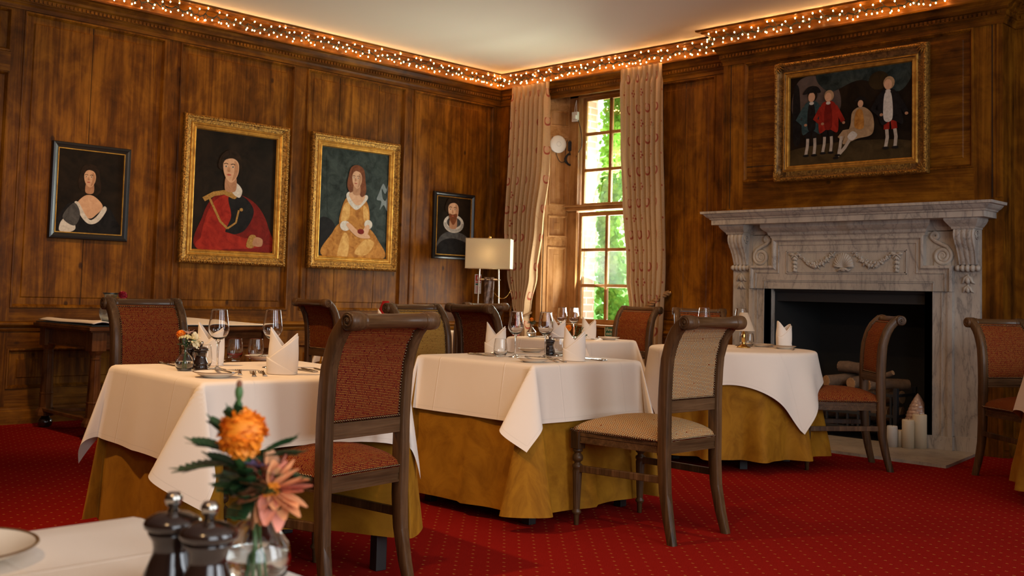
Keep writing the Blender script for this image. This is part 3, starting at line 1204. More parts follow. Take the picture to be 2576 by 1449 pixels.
def shellf(u, v):
    a = PI * (1.0 * u) * .98 + .03
    rr = .098 * (v ** .9)
    w = abs(math.sin(u * PI * N))
    x = rr * math.cos(a) * .92
    z = 1.372 + rr * math.sin(a) * 1.18 + .004
    if v > .9:
        z += .004 * w
    return (x, z - .025 * math.cos(a) ** 2 * v * 0, .072 + .034 * math.sin(PI * min(1, v * .75 + .12)) * (.80 + .35 * w * v))


mb.grid(78, 10, shellf, 0, None, False, True, TF())
for a in (-1, 1):
    mb.tube([(a * .018, 1.366, .088), (a * .045, 1.352, .086), (a * .06, 1.362, .078)], [.012, .010, .004], 7, 0, True, TF())
mb.ball((0, 1.362, .085), (.030, .018, .014), 10, 7, 0, TF())
mb.build('carved_shell', M['marble_relief'], fp)
rg = random.Random(5)
for s in (1, -1):
    mb = MB()
    for i in range(24):
        t = i / 23
        x = .085 + t * .325
        z = 1.492 - .098 * math.sin(PI * t) + .004
        k = .5 + .75 * math.sin(PI * t)
        for j in range(3):
            mb.ball((x + rg.uniform(-.008, .008), z + rg.uniform(-.013, .013) * k, .078 + .008 * rg.random()), (.013 * k, .012 * k, .012 * k), 8, 6, 0, TF(s))
        if i % 3 == 1:
            mb.tube([(x, z + .004, .084), (x + .010, z + .020 * k, .088), (x + .022, z + .026 * k, .08)], [.005, .006, .002], 6, 0, True, TF(s))
            mb.tube([(x, z - .004, .084), (x - .010, z - .020 * k, .088), (x - .02, z - .028 * k, .08)], [.005, .006, .002], 6, 0, True, TF(s))
    mb.build('carved_garland', M['marble_relief'], fp)
    mb = MB()
    for a in (-1, 1):
        mb.ball((.44 + a * .026, 1.485, .082), (.026, .013, .010), 10, 6, 0, TF(s))
        mb.tube([(.44, 1.483, .085), (.44 + a * .022, 1.465, .083), (.44 + a * .034, 1.448, .078)], [.007, .008, .003], 6, 0, True, TF(s))
    for z, k in ((1.452, 1), (1.418, 1.1), (1.384, .95), (1.356, .7)):
        mb.ball((.44, z, .080), (.017 * k, .017, .014), 9, 7, 0, TF(s))
        for a in (-1, 1):
            mb.ball((.44 + a * .014 * k, z - .006, .077), (.011, .013, .010), 8, 6, 0, TF(s))
    mb.build('carved_bow', M['marble_relief'], fp)
# sooty firebox
mb = MB()
for s in (1, -1):
    mb.prism([(OX, BR - .01), (OX + .05, BR - .01), (OX - .09, .30), (OX - .14, .30)], .0, 1.30, 0, lambda p, s=s: (CX + s * p[0], p[1], p[2]))
mb.box(CX - OX - .05, CX + OX + .05, .28, .32, 0, 1.5)
mb.box(CX - OX - .05, CX + OX + .05, BR + .02, .32, 1.28, 1.34)
mb.box(CX - OX - .02, CX + OX + .02, BR + .0, .30, .0, .012)
mb.build('firebox', M['soot'], fp)
mb = MB()
mb.box(CX - OX, CX + OX, BR + .015, BR + .03, 1.095, 1.197)
mb.box(CX - OX, CX + OX, BR - .02, BR + .03, 1.176, 1.197)
mb.build('fire_canopy', M['iron'], fp)
# hearth slab
mb = MB()
mb.prism([(3.20, -1.09), (5.47, -1.09), (5.47, -1.05), (5.37, BR - .04), (3.29, BR - .04), (3.20, -1.05)], .0, .020)
h = mb.build('hearth_slab', M['hearth'], None, bevel=.003)
tag(h, 'pale stone hearth slab on the carpet in front of the fireplace', 'hearth')
# fire basket
fb = empty('fire_basket', (4.36, -.12, .0205), 'dark iron fire basket full of logs inside the fireplace', 'grate')
mb = MB()
for i in range(9):
    x = -.36 + i * .09
    mb.box(x - .008, x + .008, -.19, -.17, .06, .37)
for z in (.08, .20, .36):
    mb.box(-.40, .40, -.192, -.168, z - .010, z + .012)
mb.build('front_bars', M['iron'], fb, bevel=.002)
for s in (1, -1):
    mb = MB()
    for z in (.08, .20, .36):
        mb.box(s * .39, s * .41, -.18, .16, z - .010, z + .012)
    mb.box(s * .385, s * .415, -.20, -.16, 0, .42)
    mb.box(s * .385, s * .415, .14, .17, 0, .42)
    mb.build('side_bars', M['iron'], fb, bevel=.002)
mb = MB()
for i in range(10):
    x = -.36 + i * .08
    mb.box(x - .01, x + .01, -.18, .16, .10, .115)
mb.build('grate_floor', M['iron'], fb)
LOGS = [((-.33, -.10, .20), (.28, -.05, .21), .060, 'lowest front log lying along the fire basket'), ((-.30, .06, .20), (.33, .09, .20), .062, 'lowest back log lying along the fire basket'),
        ((-.25, -.11, .32), (.15, -.02, .325), .055, 'log resting behind the front bars of the fire basket'), ((-.10, .08, .33), (.34, .06, .33), .055, 'log at the back right of the fire basket'),
        ((-.20, -.16, .435), (-.05, .13, .45), .050, 'log with a pale cut end facing out, left on the fire basket'), ((.02, -.17, .435), (.10, .13, .445), .048, 'log with a pale cut end facing out, beside the left one on the fire basket'),
        ((.16, -.15, .43), (.37, .10, .44), .044, 'log slanting to the right rim of the fire basket'), ((-.16, .0, .545), (.12, -.03, .55), .046, 'topmost knobbly log on the fire basket'), ((.22, -.14, .50), (.36, -.15, .535), .020, 'thin pale stick on the right rim of the fire basket')]
for i, (a, b, r, lab) in enumerate(LOGS):
    a, b = Vector(a), Vector(b)
    root = empty('log', fb.location, lab, 'log', 0, 'logs in the fire basket')
    mb = MB()
    pts = [a.lerp(b, t) + Vector((0, 0, .006 * math.sin(5 * t + i))) for t in (0, .25, .5, .75, 1)]
    mb.tube(pts, [r * k for k in (.98, 1.04, .96, 1.05, .98)], 11, 0, False)
    mb.build('bark', M['logs'], root)
    for p, q in ((pts[0], pts[1]), (pts[-1], pts[-2])):
        d = (p - q).normalized()
        mb = MB()
        mb.tube([p - d * .004, p + d * .003], [r * .98, r * .93], 11)
        mb.build('cut_end', M['log_end'], root)
# candles on the hearth
for x, y, r, hgt, m, lab in ((4.825, -.505, .039, .155, 'candle_grey', 'short pale candle with a burnt rim, leftmost of those on the hearth'), (4.865, -.455, .024, .125, 'candle', 'smallest thin candle, second from the left on the hearth'),
                             (4.932, -.47, .044, .210, 'candle', 'thick ivory candle standing front right on the hearth'), (4.985, -.39, .052, .250, 'candle', 'tallest ivory candle, tucked against the right marble jamb')):
    root = empty('pillar_candle', (x, y, .0205), lab, 'candle', 0, 'candles on the hearth')
    mb = MB()
    dip = .006
    mb.lathe([(0, 0), (r, 0), (r, hgt - .008), (r - .003, hgt), (r * .8, hgt - dip * .4), (0, hgt - dip)], seg=24)
    mb.build('wax', M[m], root)
    mb = MB()
    mb.tube([(0, 0, hgt - dip), (.001, 0, hgt + .006), (.003, 0, hgt + .012)], .0015, 5)
    mb.build('wick', M['soot'], root)
# pine-cone ornament
root = empty('pinecone_ornament', (4.925, -.285, .0205), 'pinkish glazed pine-cone ornament on a foot behind the candles', 'ornament')
pk = plain('pinkish_glaze', (.40, .25, .18, 1), .22, coat=.5)
mb = MB()
mb.lathe([(0, 0), (.06, 0), (.06, .012), (.03, .03), (.026, .07), (.05, .105), (.085, .150), (.090, .158), (.086, .162), (0, .162)], seg=24)
mb.build('foot', pk, root)
mb = MB()


def conef(u, v):
    z = .162 + v * .235
    rr = .088 * math.sin(PI * (.5 + .5 * v)) ** .8 * (1 - .12 * v) if v < 1 else 0
    rows = 9
    sc = abs(math.sin(v * rows * PI)) * .5 + abs(math.sin((u * 12 + (int(v * rows) % 2) * .5) * PI)) * .5
    rr *= (1 + .10 * sc)
    return (rr * math.cos(2 * PI * u), rr * math.sin(2 * PI * u), z)


mb.grid(72, 46, conef, 0, None, True)
mb.build('cone', pk, root)
# side profile of the back post: (z, backward offset, thickness)
POST = [(0.0, .060, .040), (.10, .034, .046), (.22, .010, .050), (.34, .001, .054), (.46, 0.0, .056), (.62, -.002, .056), (.72, .002, .055), (.80, .010, .054), (.87, .027, .052), (.915, .054, .052), (.950, .084, .050), (.975, .110, .048)]
POST = [(z if z < .5 else .46 + (z - .46) * 1.045, o, t) for z, o, t in POST]
SCR = (.122, .985)      # scroll centre: (backward offset, z)


def post_at(z):
    return interp(POST, z)


def make_chair(fab, fabname, label, group):
    root = empty('dining_chair', (0, 0, 0), label, 'chair', 0, group)
    W, WB = .192, .236            # half spacing of back posts and of front legs
    cw, cx = M['chair_wood'], M['chair_wood_x']
    nail = M['nail']
    for s in (-1, 1):
        mb = MB()
        rings = []
        hw = .0222
        zs = [0, .05, .10, .16, .22, .28, .34, .40, .46, .54, .62, .68, .76, .82, .87, .91, .945, .972, .994]
        for z in zs:
            o, t = post_at(z)
            splay = s * .010 * max(0, 1 - z / .3) ** 2
            x = s * W + splay
            h = hw * (.80 + .20 * min(1, z / .3))
            # facet the cross-section, front edge moulded
            tilt = 0
            if z > .84:
                tilt = (z - .84) / .155 * 1.0
            cy, sy = math.cos(tilt), math.sin(tilt)
            sec = [(-h, -t / 2 + .006), (-h + .005, -t / 2), (h - .005, -t / 2), (h, -t / 2 + .006), (h, t / 2 - .009), (h - .008, t / 2), (-h + .008, t / 2), (-h, t / 2 - .009)]
            rings.append([(x + a, -o + b * cy, z + b * sy) for a, b in sec])
        mb.loft(rings, 0, True, True)
        # scroll at the top
        mb.lathe([(0, -.031), (.029, -.031), (.033, -.026), (.034, 0), (.033, .026), (.029, .031), (0, .031)], (s * W, -SCR[0], SCR[1]), 20, 0, None, 'x')
        pts = []
        for i in range(22):
            a = -.6 + i / 21 * 3.4 * PI
            rr = .026 * (1 - .82 * i / 21)
            pts.append((s * (W + .031), -SCR[0] + rr * math.cos(a), SCR[1] + rr * math.sin(a)))
        mb.tube(pts, .0032, 6)
        mb.ball((s * (W + .031), -SCR[0], SCR[1]), (.005, .007, .007), 10, 6)
        mb.build('back_leg', cw, root, bevel=.0012, angle=50)
    # crest roll with ringed ends
    mb = MB()
    pr = [(0, -W), (.0245, -W)]
    for k in (-1, 1):
        pass
    L = W - .025
    pr = [(.0, -L), (.0295, -L), (.0295, -L + .008), (.0265, -L + .011), (.0295, -L + .014), (.0295, -L + .022), (.0265, -L + .027), (.0262, 0), (.0265, L - .027), (.0295, L - .022), (.0295, L - .014), (.0265, L - .011), (.0295, L - .008), (.0295, L), (0, L)]
    mb.lathe(pr, (0, -SCR[0], SCR[1]), 22, 0, None, 'x')
    mb.build('crest_rail', cx, root)
    # lower back rail
    mb = MB()
    o = post_at(.60)[0]
    mb.box(-W + .02, W - .02, -o - .016, -o + .018, .572, .628)
    mb.box(-W + .02, W - .02, -o + .018, -o + .024, .585, .615)
    mb.build('back_rail', cx, root, bevel=.003)
    # upholstered back (front and rear faces follow the curve)
    Z0, Z1 = .630, .978
    hw = W - .0232
    arc = [0]
    K = 22
    for i in range(1, K):
        za, zb = Z0 + (Z1 - Z0) * (i - 1) / (K - 1), Z0 + (Z1 - Z0) * i / (K - 1)
        arc.append(arc[-1] + math.hypot(zb - za, post_at(zb)[0] - post_at(za)[0]))

    def face(side):
        def f(u, v):
            z = Z0 + (Z1 - Z0) * v
            o = post_at(z)[0]
            ed = (1 - abs(2 * u - 1) ** 6) * (1 - abs(2 * v - 1) ** 8)
            bul = (.010 + (.018 if side > 0 else .006) * ed * (1 - (2 * u - 1) ** 2 * .6))
            return (-hw + 2 * hw * u, -o + side * bul, z)
        return f
    uvf = lambda u, v: (1.0 + 2 * hw * u, 1.0 + arc[min(K - 1, int(round(v * (K - 1))))])
    mb = MB()
    mb.grid(15, K, face(1), 0, uvf)
    mb.grid(15, K, face(-1), 0, uvf)
    f1, f2 = face(1), face(-1)
    for v in (0, 1):
        mb.loft([[f1(i / 14, v) for i in range(15)], [f2(i / 14, v) for i in range(15)]], 0, False, False, None, False)
    back = mb.build('back_cushion', M[fab], root)
    mb = MB()

    def stud(p, n, r=.0054):
        n = Vector(n).normalized()
        a = n.orthogonal().normalized()
        b = n.cross(a)
        p = Vector(p)
        k = 6
        vs = [tuple(p + (a * math.cos(2 * PI * i / k) + b * math.sin(2 * PI * i / k)) * r) for i in range(k)]
        vs += [tuple(p + (a * math.cos(2 * PI * i / k) + b * math.sin(2 * PI * i / k)) * r * .65 + n * r * .55) for i in range(k)]
        vs.append(tuple(p + n * r * .8))
        fs = [(i, (i + 1) % k, k + (i + 1) % k, k + i) for i in range(k)] + [(k + i, k + (i + 1) % k, 2 * k) for i in range(k)]
        mb.add(vs, fs)
    for side in (1, -1):
        mb = MB()
        f = face(side)
        n = int(2 * hw / .0112)
        rows = [(0.012,)] if side < 0 else [(0.012,), (.975,)]
        for (v,) in rows:
            for i in range(n + 1):
                p = f(i / n, v)
                stud((p[0], p[1] + side * .001, p[2]), (0, side, 0))
        m = int(arc[-1] / .0112)
        for i in range(1, m):
            for u in (.012, .988):
                p = f(u, i / m)
                stud((p[0], p[1] + side * .001, p[2]), (0, side, .1))
        mb.build('nail_trim', nail, back)
    # seat frame, cushion
    def outline(y):
        t = (y - 0.0) / .49
        return W + .006 + (WB - W - .006) * max(0, min(1, t)) + .022
    FY = .515
    mb = MB()
    for z0, z1, ins in ((.392, .400, .000), (.400, .424, .005), (.424, .446, .001)):
        a = [(-outline(0) + .03 + ins, -.018 + ins), (outline(0) - .03 - ins, -.018 + ins), (outline(0) - .022 - ins, .03), (outline(FY) - ins, FY - ins - .004), (-outline(FY) + ins, FY - ins - .004), (-outline(0) + .022 + ins, .03)]
        mb.prism(a, z0, z1)
    mb.build('seat_frame', cx, root, bevel=.003)
    mb = MB()
    n = 25
    zb = .446

    def seatf(u, v):
        a, b = 2 * u - 1, 2 * v - 1
        y = .250 + b * .268
        ww = outline(y) - .002 - .024 * (1 - v) ** 4
        ex = 2.6
        fx = (1 - abs(a) ** 7) ** .5
        fy = (1 - abs(b) ** 7) ** .5
        z = zb + (.048 * (fx * fy)) + .040 * (1 - a * a) * (1 - b * b)
        bulge = 1.0
        return (a * ww * bulge, y, z)
    lin = [math.copysign(abs(t) ** .62, t) for t in np.linspace(-1, 1, n)]
    P = [[seatf((lin[i] + 1) / 2, (lin[j] + 1) / 2) for j in range(n)] for i in range(n)]
    uvs = [[None] * n for _ in range(n)]
    c = n // 2
    for j in range(n):
        acc = [0.0] * n
        for i in range(c + 1, n):
            acc[i] = acc[i - 1] + (Vector(P[i][j]) - Vector(P[i - 1][j])).length
        for i in range(c - 1, -1, -1):
            acc[i] = acc[i + 1] - (Vector(P[i][j]) - Vector(P[i + 1][j])).length
        for i in range(n):
            uvs[i][j] = [2 + acc[i], 0]
    for i in range(n):
        acc = [0.0] * n
        for j in range(c + 1, n):
            acc[j] = acc[j - 1] + (Vector(P[i][j]) - Vector(P[i][j - 1])).length
        for j in range(c - 1, -1, -1):
            acc[j] = acc[j + 1] - (Vector(P[i][j]) - Vector(P[i][j + 1])).length
        for j in range(n):
            uvs[i][j][1] = 2 + acc[j]
    vs = [P[i][j] for i in range(n) for j in range(n)]
    uv = [tuple(uvs[i][j]) for i in range(n) for j in range(n)]
    fs = [(i * n + j, (i + 1) * n + j, (i + 1) * n + j + 1, i * n + j + 1) for i in range(n - 1) for j in range(n - 1)]
    mb.add(vs, fs, 0, uv)
    seat = mb.build('seat_cushion', M[fab], root)
    mb = MB()
    k = 41
    for i in range(k + 1):
        x = -1 + 2 * i / k
        stud((x * (outline(FY) - .004), FY + .003, .452), (0, 1, 0))
        xb = x * (outline(0) - .045)
        stud((xb, -.019, .452), (0, -1, 0))
    for i in range(40):
        y = .03 + .48 * i / 39
        for s in (-1, 1):
            stud((s * (outline(y) - .001), y, .452), (s, 0, 0))
    mb.build('nail_trim', nail, seat)
    # turned front legs
    for s in (-1, 1):
        mb = MB()
        mb.box(-.025, .025, -.025, .025, .362, .446)
        mb.lathe([(.0, .364), (.020, .364), (.024, .356), (.024, .350), (.016, .344), (.016, .338), (.024, .330), (.027, .318), (.024, .306), (.015, .299), (.015, .292), (.025, .284), (.026, .274), (.021, .268), (.0245, .255), (.0175, .085), (.016, .078), (.016, .074), (.022, .066), (.022, .058), (.016, .052), (.0135, .045), (.0115, 0.0), (0, 0)], (0, 0, 0), 24, 0, None, 'z', (.08, .26))
        mb.build('front_leg', cw, root, bevel=.002, loc=(s * WB, .485, 0), angle=60)
    for s in (-1, 1):
        mb = MB()
        a, b = (s * WB, .470, .268), (s * (W + .003), .012, .276)
        w = .010
        mb.loft([[(p[0] - w, p[1], p[2] - .016), (p[0] + w, p[1], p[2] - .016), (p[0] + w, p[1], p[2] + .016), (p[0] - w, p[1], p[2] + .016)] for p in (a, b)], 0, True, False)
        mb.build('stretcher', cw, root, bevel=.003)
    return root


def facing(dx, dy):
    """rotation that turns local +y to (dx, dy)"""
    return math.atan2(-dx, dy)


GRP = 'upholstered dining chairs'
chairA = make_chair('fab_red', 'red', 'red zigzag chair seen from behind, pulled up to the nearer left table', GRP)
chairB = make_chair('fab_beige', 'beige', 'beige and green checked chair standing alone beside the middle square table', GRP)
chairG = make_chair('fab_gold', 'gold', 'gold upholstered chair behind the middle square table', GRP)
chairA.location = (5.366, -5.909, 0)
chairA.rotation_euler[2] = facing(-.99, -.13)
chairB.location = (5.548, -4.165, 0)
chairB.rotation_euler[2] = facing(-1, .03)
chairG.location = (3.475, -4.01, 0)
chairG.rotation_euler[2] = facing(1, .02)
CH = [((3.02, -5.56), (1, .0), 'red chair facing out in front of the oak side table, under the soldier portrait'),
      ((1.62, -3.45), (.0, 1), 'red chair seen from behind below the gold-framed lady portrait'),
      ((3.05, -3.13), (.0, 1), 'dark red chair seen from behind in front of the lit floor lamp'),
      ((2.15, -2.33), (-1, .1), 'red chair mostly hidden to the left of the chair in front of the floor lamp'),
      ((2.75, -1.05), (-.05, -1), 'red chair facing out under the window beside the fire exit sign'),
      ((3.37, -.92), (.66, -.75), 'red chair with gold-lit top rail behind the round table by the fireplace'),
      ((5.12, -1.45), (-.74, -.67), 'orange-red chair seen side-on in front of the black fireplace opening'),
      ((5.86, -1.06), (.86, -.50), 'red chair at the far right beside the marble pilaster')]
for (x, y), f, lab in CH:
    dup(chairA, (x, y, 0), facing(*f), lab, GRP)
TT = .760           # top of the white cloth


def edge_attr(o, vals):
    at = o.data.attributes.new('edge', 'FLOAT', 'POINT')
    at.data.foreach_set('value', np.array(vals, dtype=np.float32))


def drape(name, mat, a, b, ztop, drop, loc, rz, flare=.10, earA=.34, earB=.16, twist=0.0, wave=.02, rounded=False, seed=0, N1=26, N2=16, dropy=None, sag=0.0, ears=None, lift=None, push=0.0):
    """square cloth laid on a rectangular table top with hanging sides and folded corner ears"""
    dy_ = dropy or drop
    xs = list(np.linspace(-a - drop, -a, N1)) + list(np.linspace(-a, a, N2))[1:-1] + list(np.linspace(a, a + drop, N1))
    ys = list(np.linspace(-b - dy_, -b, N1)) + list(np.linspace(-b, b, N2))[1:-1] + list(np.linspace(b, b + dy_, N1))
    rho = .016
    vs, uv, ed = [], [], []

    def hang(r):
        if r < rho * PI / 2:
            return rho * math.sin(r / rho), rho * (1 - math.cos(r / rho))
        return rho, rho + (r - rho * PI / 2)
    for p in xs:
        for q in ys:
            dx, dy = max(abs(p) - a, 0), max(abs(q) - b, 0)
            sx, sy = (1 if p > 0 else -1), (1 if q > 0 else -1)
            ex, ey = drop - dx, dy_ - dy
            if dx == 0 and dy == 0:
                z = 0.0
                x, y = p, q
            elif dy == 0 or dx == 0:
                r = dx if dy == 0 else dy
                o, dn = hang(r)
                c, hlf = (q, b) if dy == 0 else (p, a)
                fade = max(0, 1 - (abs(c) / hlf) ** 4)
                w = wave * r * fade * (math.sin(c * 9.5 + seed * 1.7 + sx * 2 + sy) + .6 * math.sin(c * 17 + seed))
                o += flare * r + (w + wave * r * 1.6 * fade) * 1.2
                if push and dy == 0 and sx > 0:
                    o -= push * max(0, 1 - (abs(c) / (.82 * hlf)) ** 3) * max(0, min(1, (r - .16) / .16))
                dn *= math.sqrt(max(.2, 1 - flare ** 2))
                if lift and dy == 0 and sx > 0:
                    dn *= 1 - lift * max(0, 1 - (abs(c) / hlf) ** 3)
                if dy == 0:
                    x, y = sx * (a + o), q
                else:
                    x, y = p, sy * (b + o)
                z = -dn
            else:
                th = math.atan2(dy, dx)
                r = max(dx, dy) if rounded else math.hypot(dx, dy)
                u = th / (PI / 2)
                o, dn = hang(r)
                A, B, tw, A2 = earA, earB, twist, earA
                if ears and (sx, sy) in ears:
                    A, B, tw, A2 = ears[(sx, sy)]
                A = A if u > .5 else A2
                S_ = -A * math.sin(2 * PI * u) * r + tw * r * math.sin(PI * u)
                O_ = B * math.sin(PI * u) * r
                bx, by = sx * (o + flare * r) * math.cos(th), sy * (o + flare * r) * math.sin(th)
                e1 = (sx / math.sqrt(2), sy / math.sqrt(2))
                e2 = (-sx / math.sqrt(2), sy / math.sqrt(2))
                x = sx * a + bx + e1[0] * O_ + e2[0] * S_
                y = sy * b + by + e1[1] * O_ + e2[1] * S_
                z = -dn * math.sqrt(max(.2, 1 - flare ** 2))
                if rounded:
                    z *= .985
            vs.append((x, y, ztop + z))
            uv.append((p + 5, q + 5))
            ed.append(min(ex, ey) if not rounded else drop - max(dx, dy))
    ny = len(ys)
    nx = len(xs)
    fs = [(i * ny + j, (i + 1) * ny + j, (i + 1) * ny + j + 1, i * ny + j + 1) for i in range(nx - 1) for j in range(ny - 1)]
    mb = MB()
    mb.add(vs, fs, 0, [(u_ - 5 if abs(u_ - 5) > 1e-9 else 1e-6, v_ - 5 if abs(v_ - 5) > 1e-9 else 1e-6) for u_, v_ in uv])
    o = mb.build(name, M[mat], None, loc=loc, rz=rz)
    edge_attr(o, ed)
    return o


def drape_round(name, mat, Rr, ztop, loc, half=None, drop=None, amp=.10, n=11, base=.10, rot=0.0, seed=0, NR=34, NA=180, ramp=.18):
    r_ = random.Random(seed)
    ph = [r_.uniform(0, 6.28) for _ in range(4)]
    vs, uv, ed, fs = [], [], [], []
    rho = .018
    for k in range(NA):
        fi = 2 * PI * k / NA
        mx = min(half / max(1e-4, abs(math.cos(fi - rot))), half / max(1e-4, abs(math.sin(fi - rot)))) if half else Rr + drop
        for i in range(NR):
            if i < 8:
                ro = Rr * i / 8
            else:
                ro = Rr + (mx - Rr) * (i - 8) / (NR - 9)
            d = max(0, ro - Rr)
            if d < rho * PI / 2:
                o, dn = rho * math.sin(d / rho), rho * (1 - math.cos(d / rho))
            else:
                o, dn = rho, rho + d - rho * PI / 2
            f = math.sin(n * fi + ph[0] + .7 * math.sin(2 * fi + ph[1])) + .35 * math.sin((n * 2 - 3) * fi + ph[2])
            rad = min(ro, Rr) + o + d * (base + amp * min(1, d / ramp) * f)
            z = -dn * (1 - .5 * (base + amp * .3) ** 2)
            vs.append((rad * math.cos(fi), rad * math.sin(fi), ztop + z))
            uv.append((ro * math.cos(fi) + 1e-6, ro * math.sin(fi) + 1e-6))
            if half:
                ed.append(min(half - abs(ro * math.cos(fi - rot)), half - abs(ro * math.sin(fi - rot))))
            else:
                ed.append(mx - ro)
    for k in range(NA):
        l = (k + 1) % NA
        for i in range(NR - 1):
            fs.append((k * NR + i, l * NR + i, l * NR + i + 1, k * NR + i + 1))
    mb = MB()
    mb.add(vs, fs, 0, uv)
    o = mb.build(name, M[mat], None, loc=loc)
    edge_attr(o, ed)
    return o


def square_table(a, b, loc, rz, label):
    t = empty('dining_table', loc, label, 'table', rz, 'dining tables under cloths')
    mb = MB()
    mb.box(-a + .004, a - .004, -b + .004, b - .004, .722, .744)
    mb.build('tabletop', M['table_wood'], t)
    for sx in (-1, 1):
        for sy in (-1, 1):
            mb = MB()
            mb.box(-.024, .024, -.024, .024, 0, .722)
            mb.build('leg', M['black_wood'], t, loc=(sx * (a - .05), sy * (b - .05), 0), bevel=.003)
    return t


def round_table(Rr, loc, label):
    t = empty('dining_table', loc, label, 'table', 0, 'dining tables under cloths')
    mb = MB()
    mb.lathe([(0, .722), (Rr - .006, .722), (Rr - .004, .730), (Rr - .004, .744), (0, .744)], seg=48)
    mb.build('tabletop', M['table_wood'], t)
    for k in range(4):
        a = PI / 4 + k * PI / 2
        mb = MB()
        mb.box(-.024, .024, -.024, .024, 0, .722)
        mb.build('leg', M['black_wood'], t, loc=(math.cos(a) * Rr * .7, math.sin(a) * Rr * .7, 0), rz=a)
    return t


def T(name, cx, cy, a, b, rz, wl, gl, tl, **kw):
    loc = (cx, cy, 0)
    square_table(a, b, loc, rz, tl)
    g = drape('gold_tablecloth', 'velvet', a, b, TT - .006, kw.get('gdrop', .70), loc, rz, .045, kw.get('gA', .17), kw.get('gB', .12), kw.get('gt', .04), .02, True, kw.get('seed', 1) + 3, N1=30, push=kw.get('push', 0), ears=kw.get('gears'))
    tag(g, gl, 'tablecloth', 'gold velvet undercloths')
    w = drape('white_tablecloth', 'linen', a + .003, b + .003, TT, kw.get('drop', .28), loc, rz, kw.get('flare', .17), kw.get('wA', .36), kw.get('wB', .20), kw.get('wt', 0), .012, False, kw.get('seed', 1), dropy=kw.get('dropy'), ears=kw.get('ears'), lift=kw.get('lift'))
    tag(w, wl, 'tablecloth', 'white top cloths')


# nearer left table, middle square table, table under the window, table by the left wall
T('T1', 4.686, -5.936, .43, .41, math.radians(-5.5), 'white tablecloth on the nearer left table, folded ear hanging over the gold cloth', 'gold velvet cloth hanging below the white one on the nearer left table', 'dining table under white and gold cloths, nearer left one',
  drop=.29, dropy=.30, gdrop=.62, seed=2, ears={(1, -1): (.50, .22, -.22, .08), (-1, -1): (.16, .14, 0, .16), (1, 1): (.05, .02, 0, .05)}, gears={(-1, -1): (.12, .06, 0, .12), (1, 1): (.16, .08, 0, .16), (1, -1): (.16, .10, 0, .10)}, flare=.14, push=.36, lift=.16)
T('T2', 4.545, -4.205, .405, .395, 0.0, 'white tablecloth with a pointed corner ear on the middle square table', 'gold velvet cloth flaring to the carpet under the middle square table', 'dining table under white and gold cloths beside the beige chair',
  drop=.285, gdrop=.70, seed=5, wt=.03, gA=.15, gB=.16, flare=.13, wB=.12, ears={(1, -1): (.38, .20, .06, .12)})
T('T3', 2.94, -2.05, .37, .30, 0.0, 'white tablecloth on the far table below the window', 'gold velvet cloth on the far table below the window', 'dining table under white and gold cloths below the window', drop=.27, seed=7)
T('T7', 1.215, -2.44, .365, .41, 0.0, 'white tablecloth seen between the gold chair and the dark red chair', 'gold velvet cloth on the table by the left panelled wall', 'dining table under cloths by the left panelled wall', drop=.30, seed=9)
T('T6', 7.40, -8.00, .44, .455, 0.0, 'white tablecloth in the near foreground under the pepper mills', 'gold velvet cloth under the nearest white tablecloth', 'dining table under the nearest white cloth', drop=.28, seed=11)
for cx, cy, r, ws, seed, k in ((4.36, -1.985, .54, .765, 4, 0), (6.775, -1.64, .55, .82, 8, 1)):
    lab = [('white tablecloth with hanging points on the round table by the fireplace', 'gold velvet skirt of the round table by the fireplace', 'round dining table under cloths in front of the fireplace'),
           ('white tablecloth cut off at the far right of the picture', 'gold velvet skirt of the table cut off at the far right', 'round dining table under cloths at the far right')][k]
    round_table(r, (cx, cy, 0), lab[2])
    tag(drape_round('gold_tablecloth', 'velvet', r, TT - .007, (cx, cy, 0), None, .685, .075, 13, .07, 0, seed + 1, ramp=.6), lab[1], 'tablecloth', 'gold velvet undercloths')
    tag(drape_round('white_tablecloth', 'linen', r + .004, TT, (cx, cy, 0), ws, None, .055, 9, .19, [.57, .5][k], seed), lab[0], 'tablecloth', 'white top cloths')

# oak side table against the left wall
SH_ = .79
st = empty('side_table', (.70, -4.325, 0), 'old oak side table with octagonal legs against the left panelled wall', 'table')
a, b = .50, .775
mb = MB()
mb.box(-a, a, -b, b, SH_ - .032, SH_ - .006)
mb.box(-a + .012, a - .012, -b + .012, b - .012, SH_ - .006, SH_)
mb.box(-a + .015, a - .015, -b + .015, b - .015, SH_ - .042, SH_ - .032)
mb.build('tabletop', M['table_wood_y'], st, bevel=.004)
mb = MB()
for s in (-1, 1):
    mb.box(s * (a - .07), s * (a - .09), -b + .1, b - .1, SH_ - .165, SH_ - .042)
    mb.box(-a + .1, a - .1, s * (b - .07), s * (b - .09), SH_ - .165, SH_ - .042)
    mb.box(s * (a - .062), s * (a - .07), -b + .1, b - .1, SH_ - .165, SH_ - .152)
    mb.box(-a + .1, a - .1, s * (b - .062), s * (b - .07), SH_ - .165, SH_ - .152)
mb.build('apron', M['table_wood_y'], st, bevel=.002)
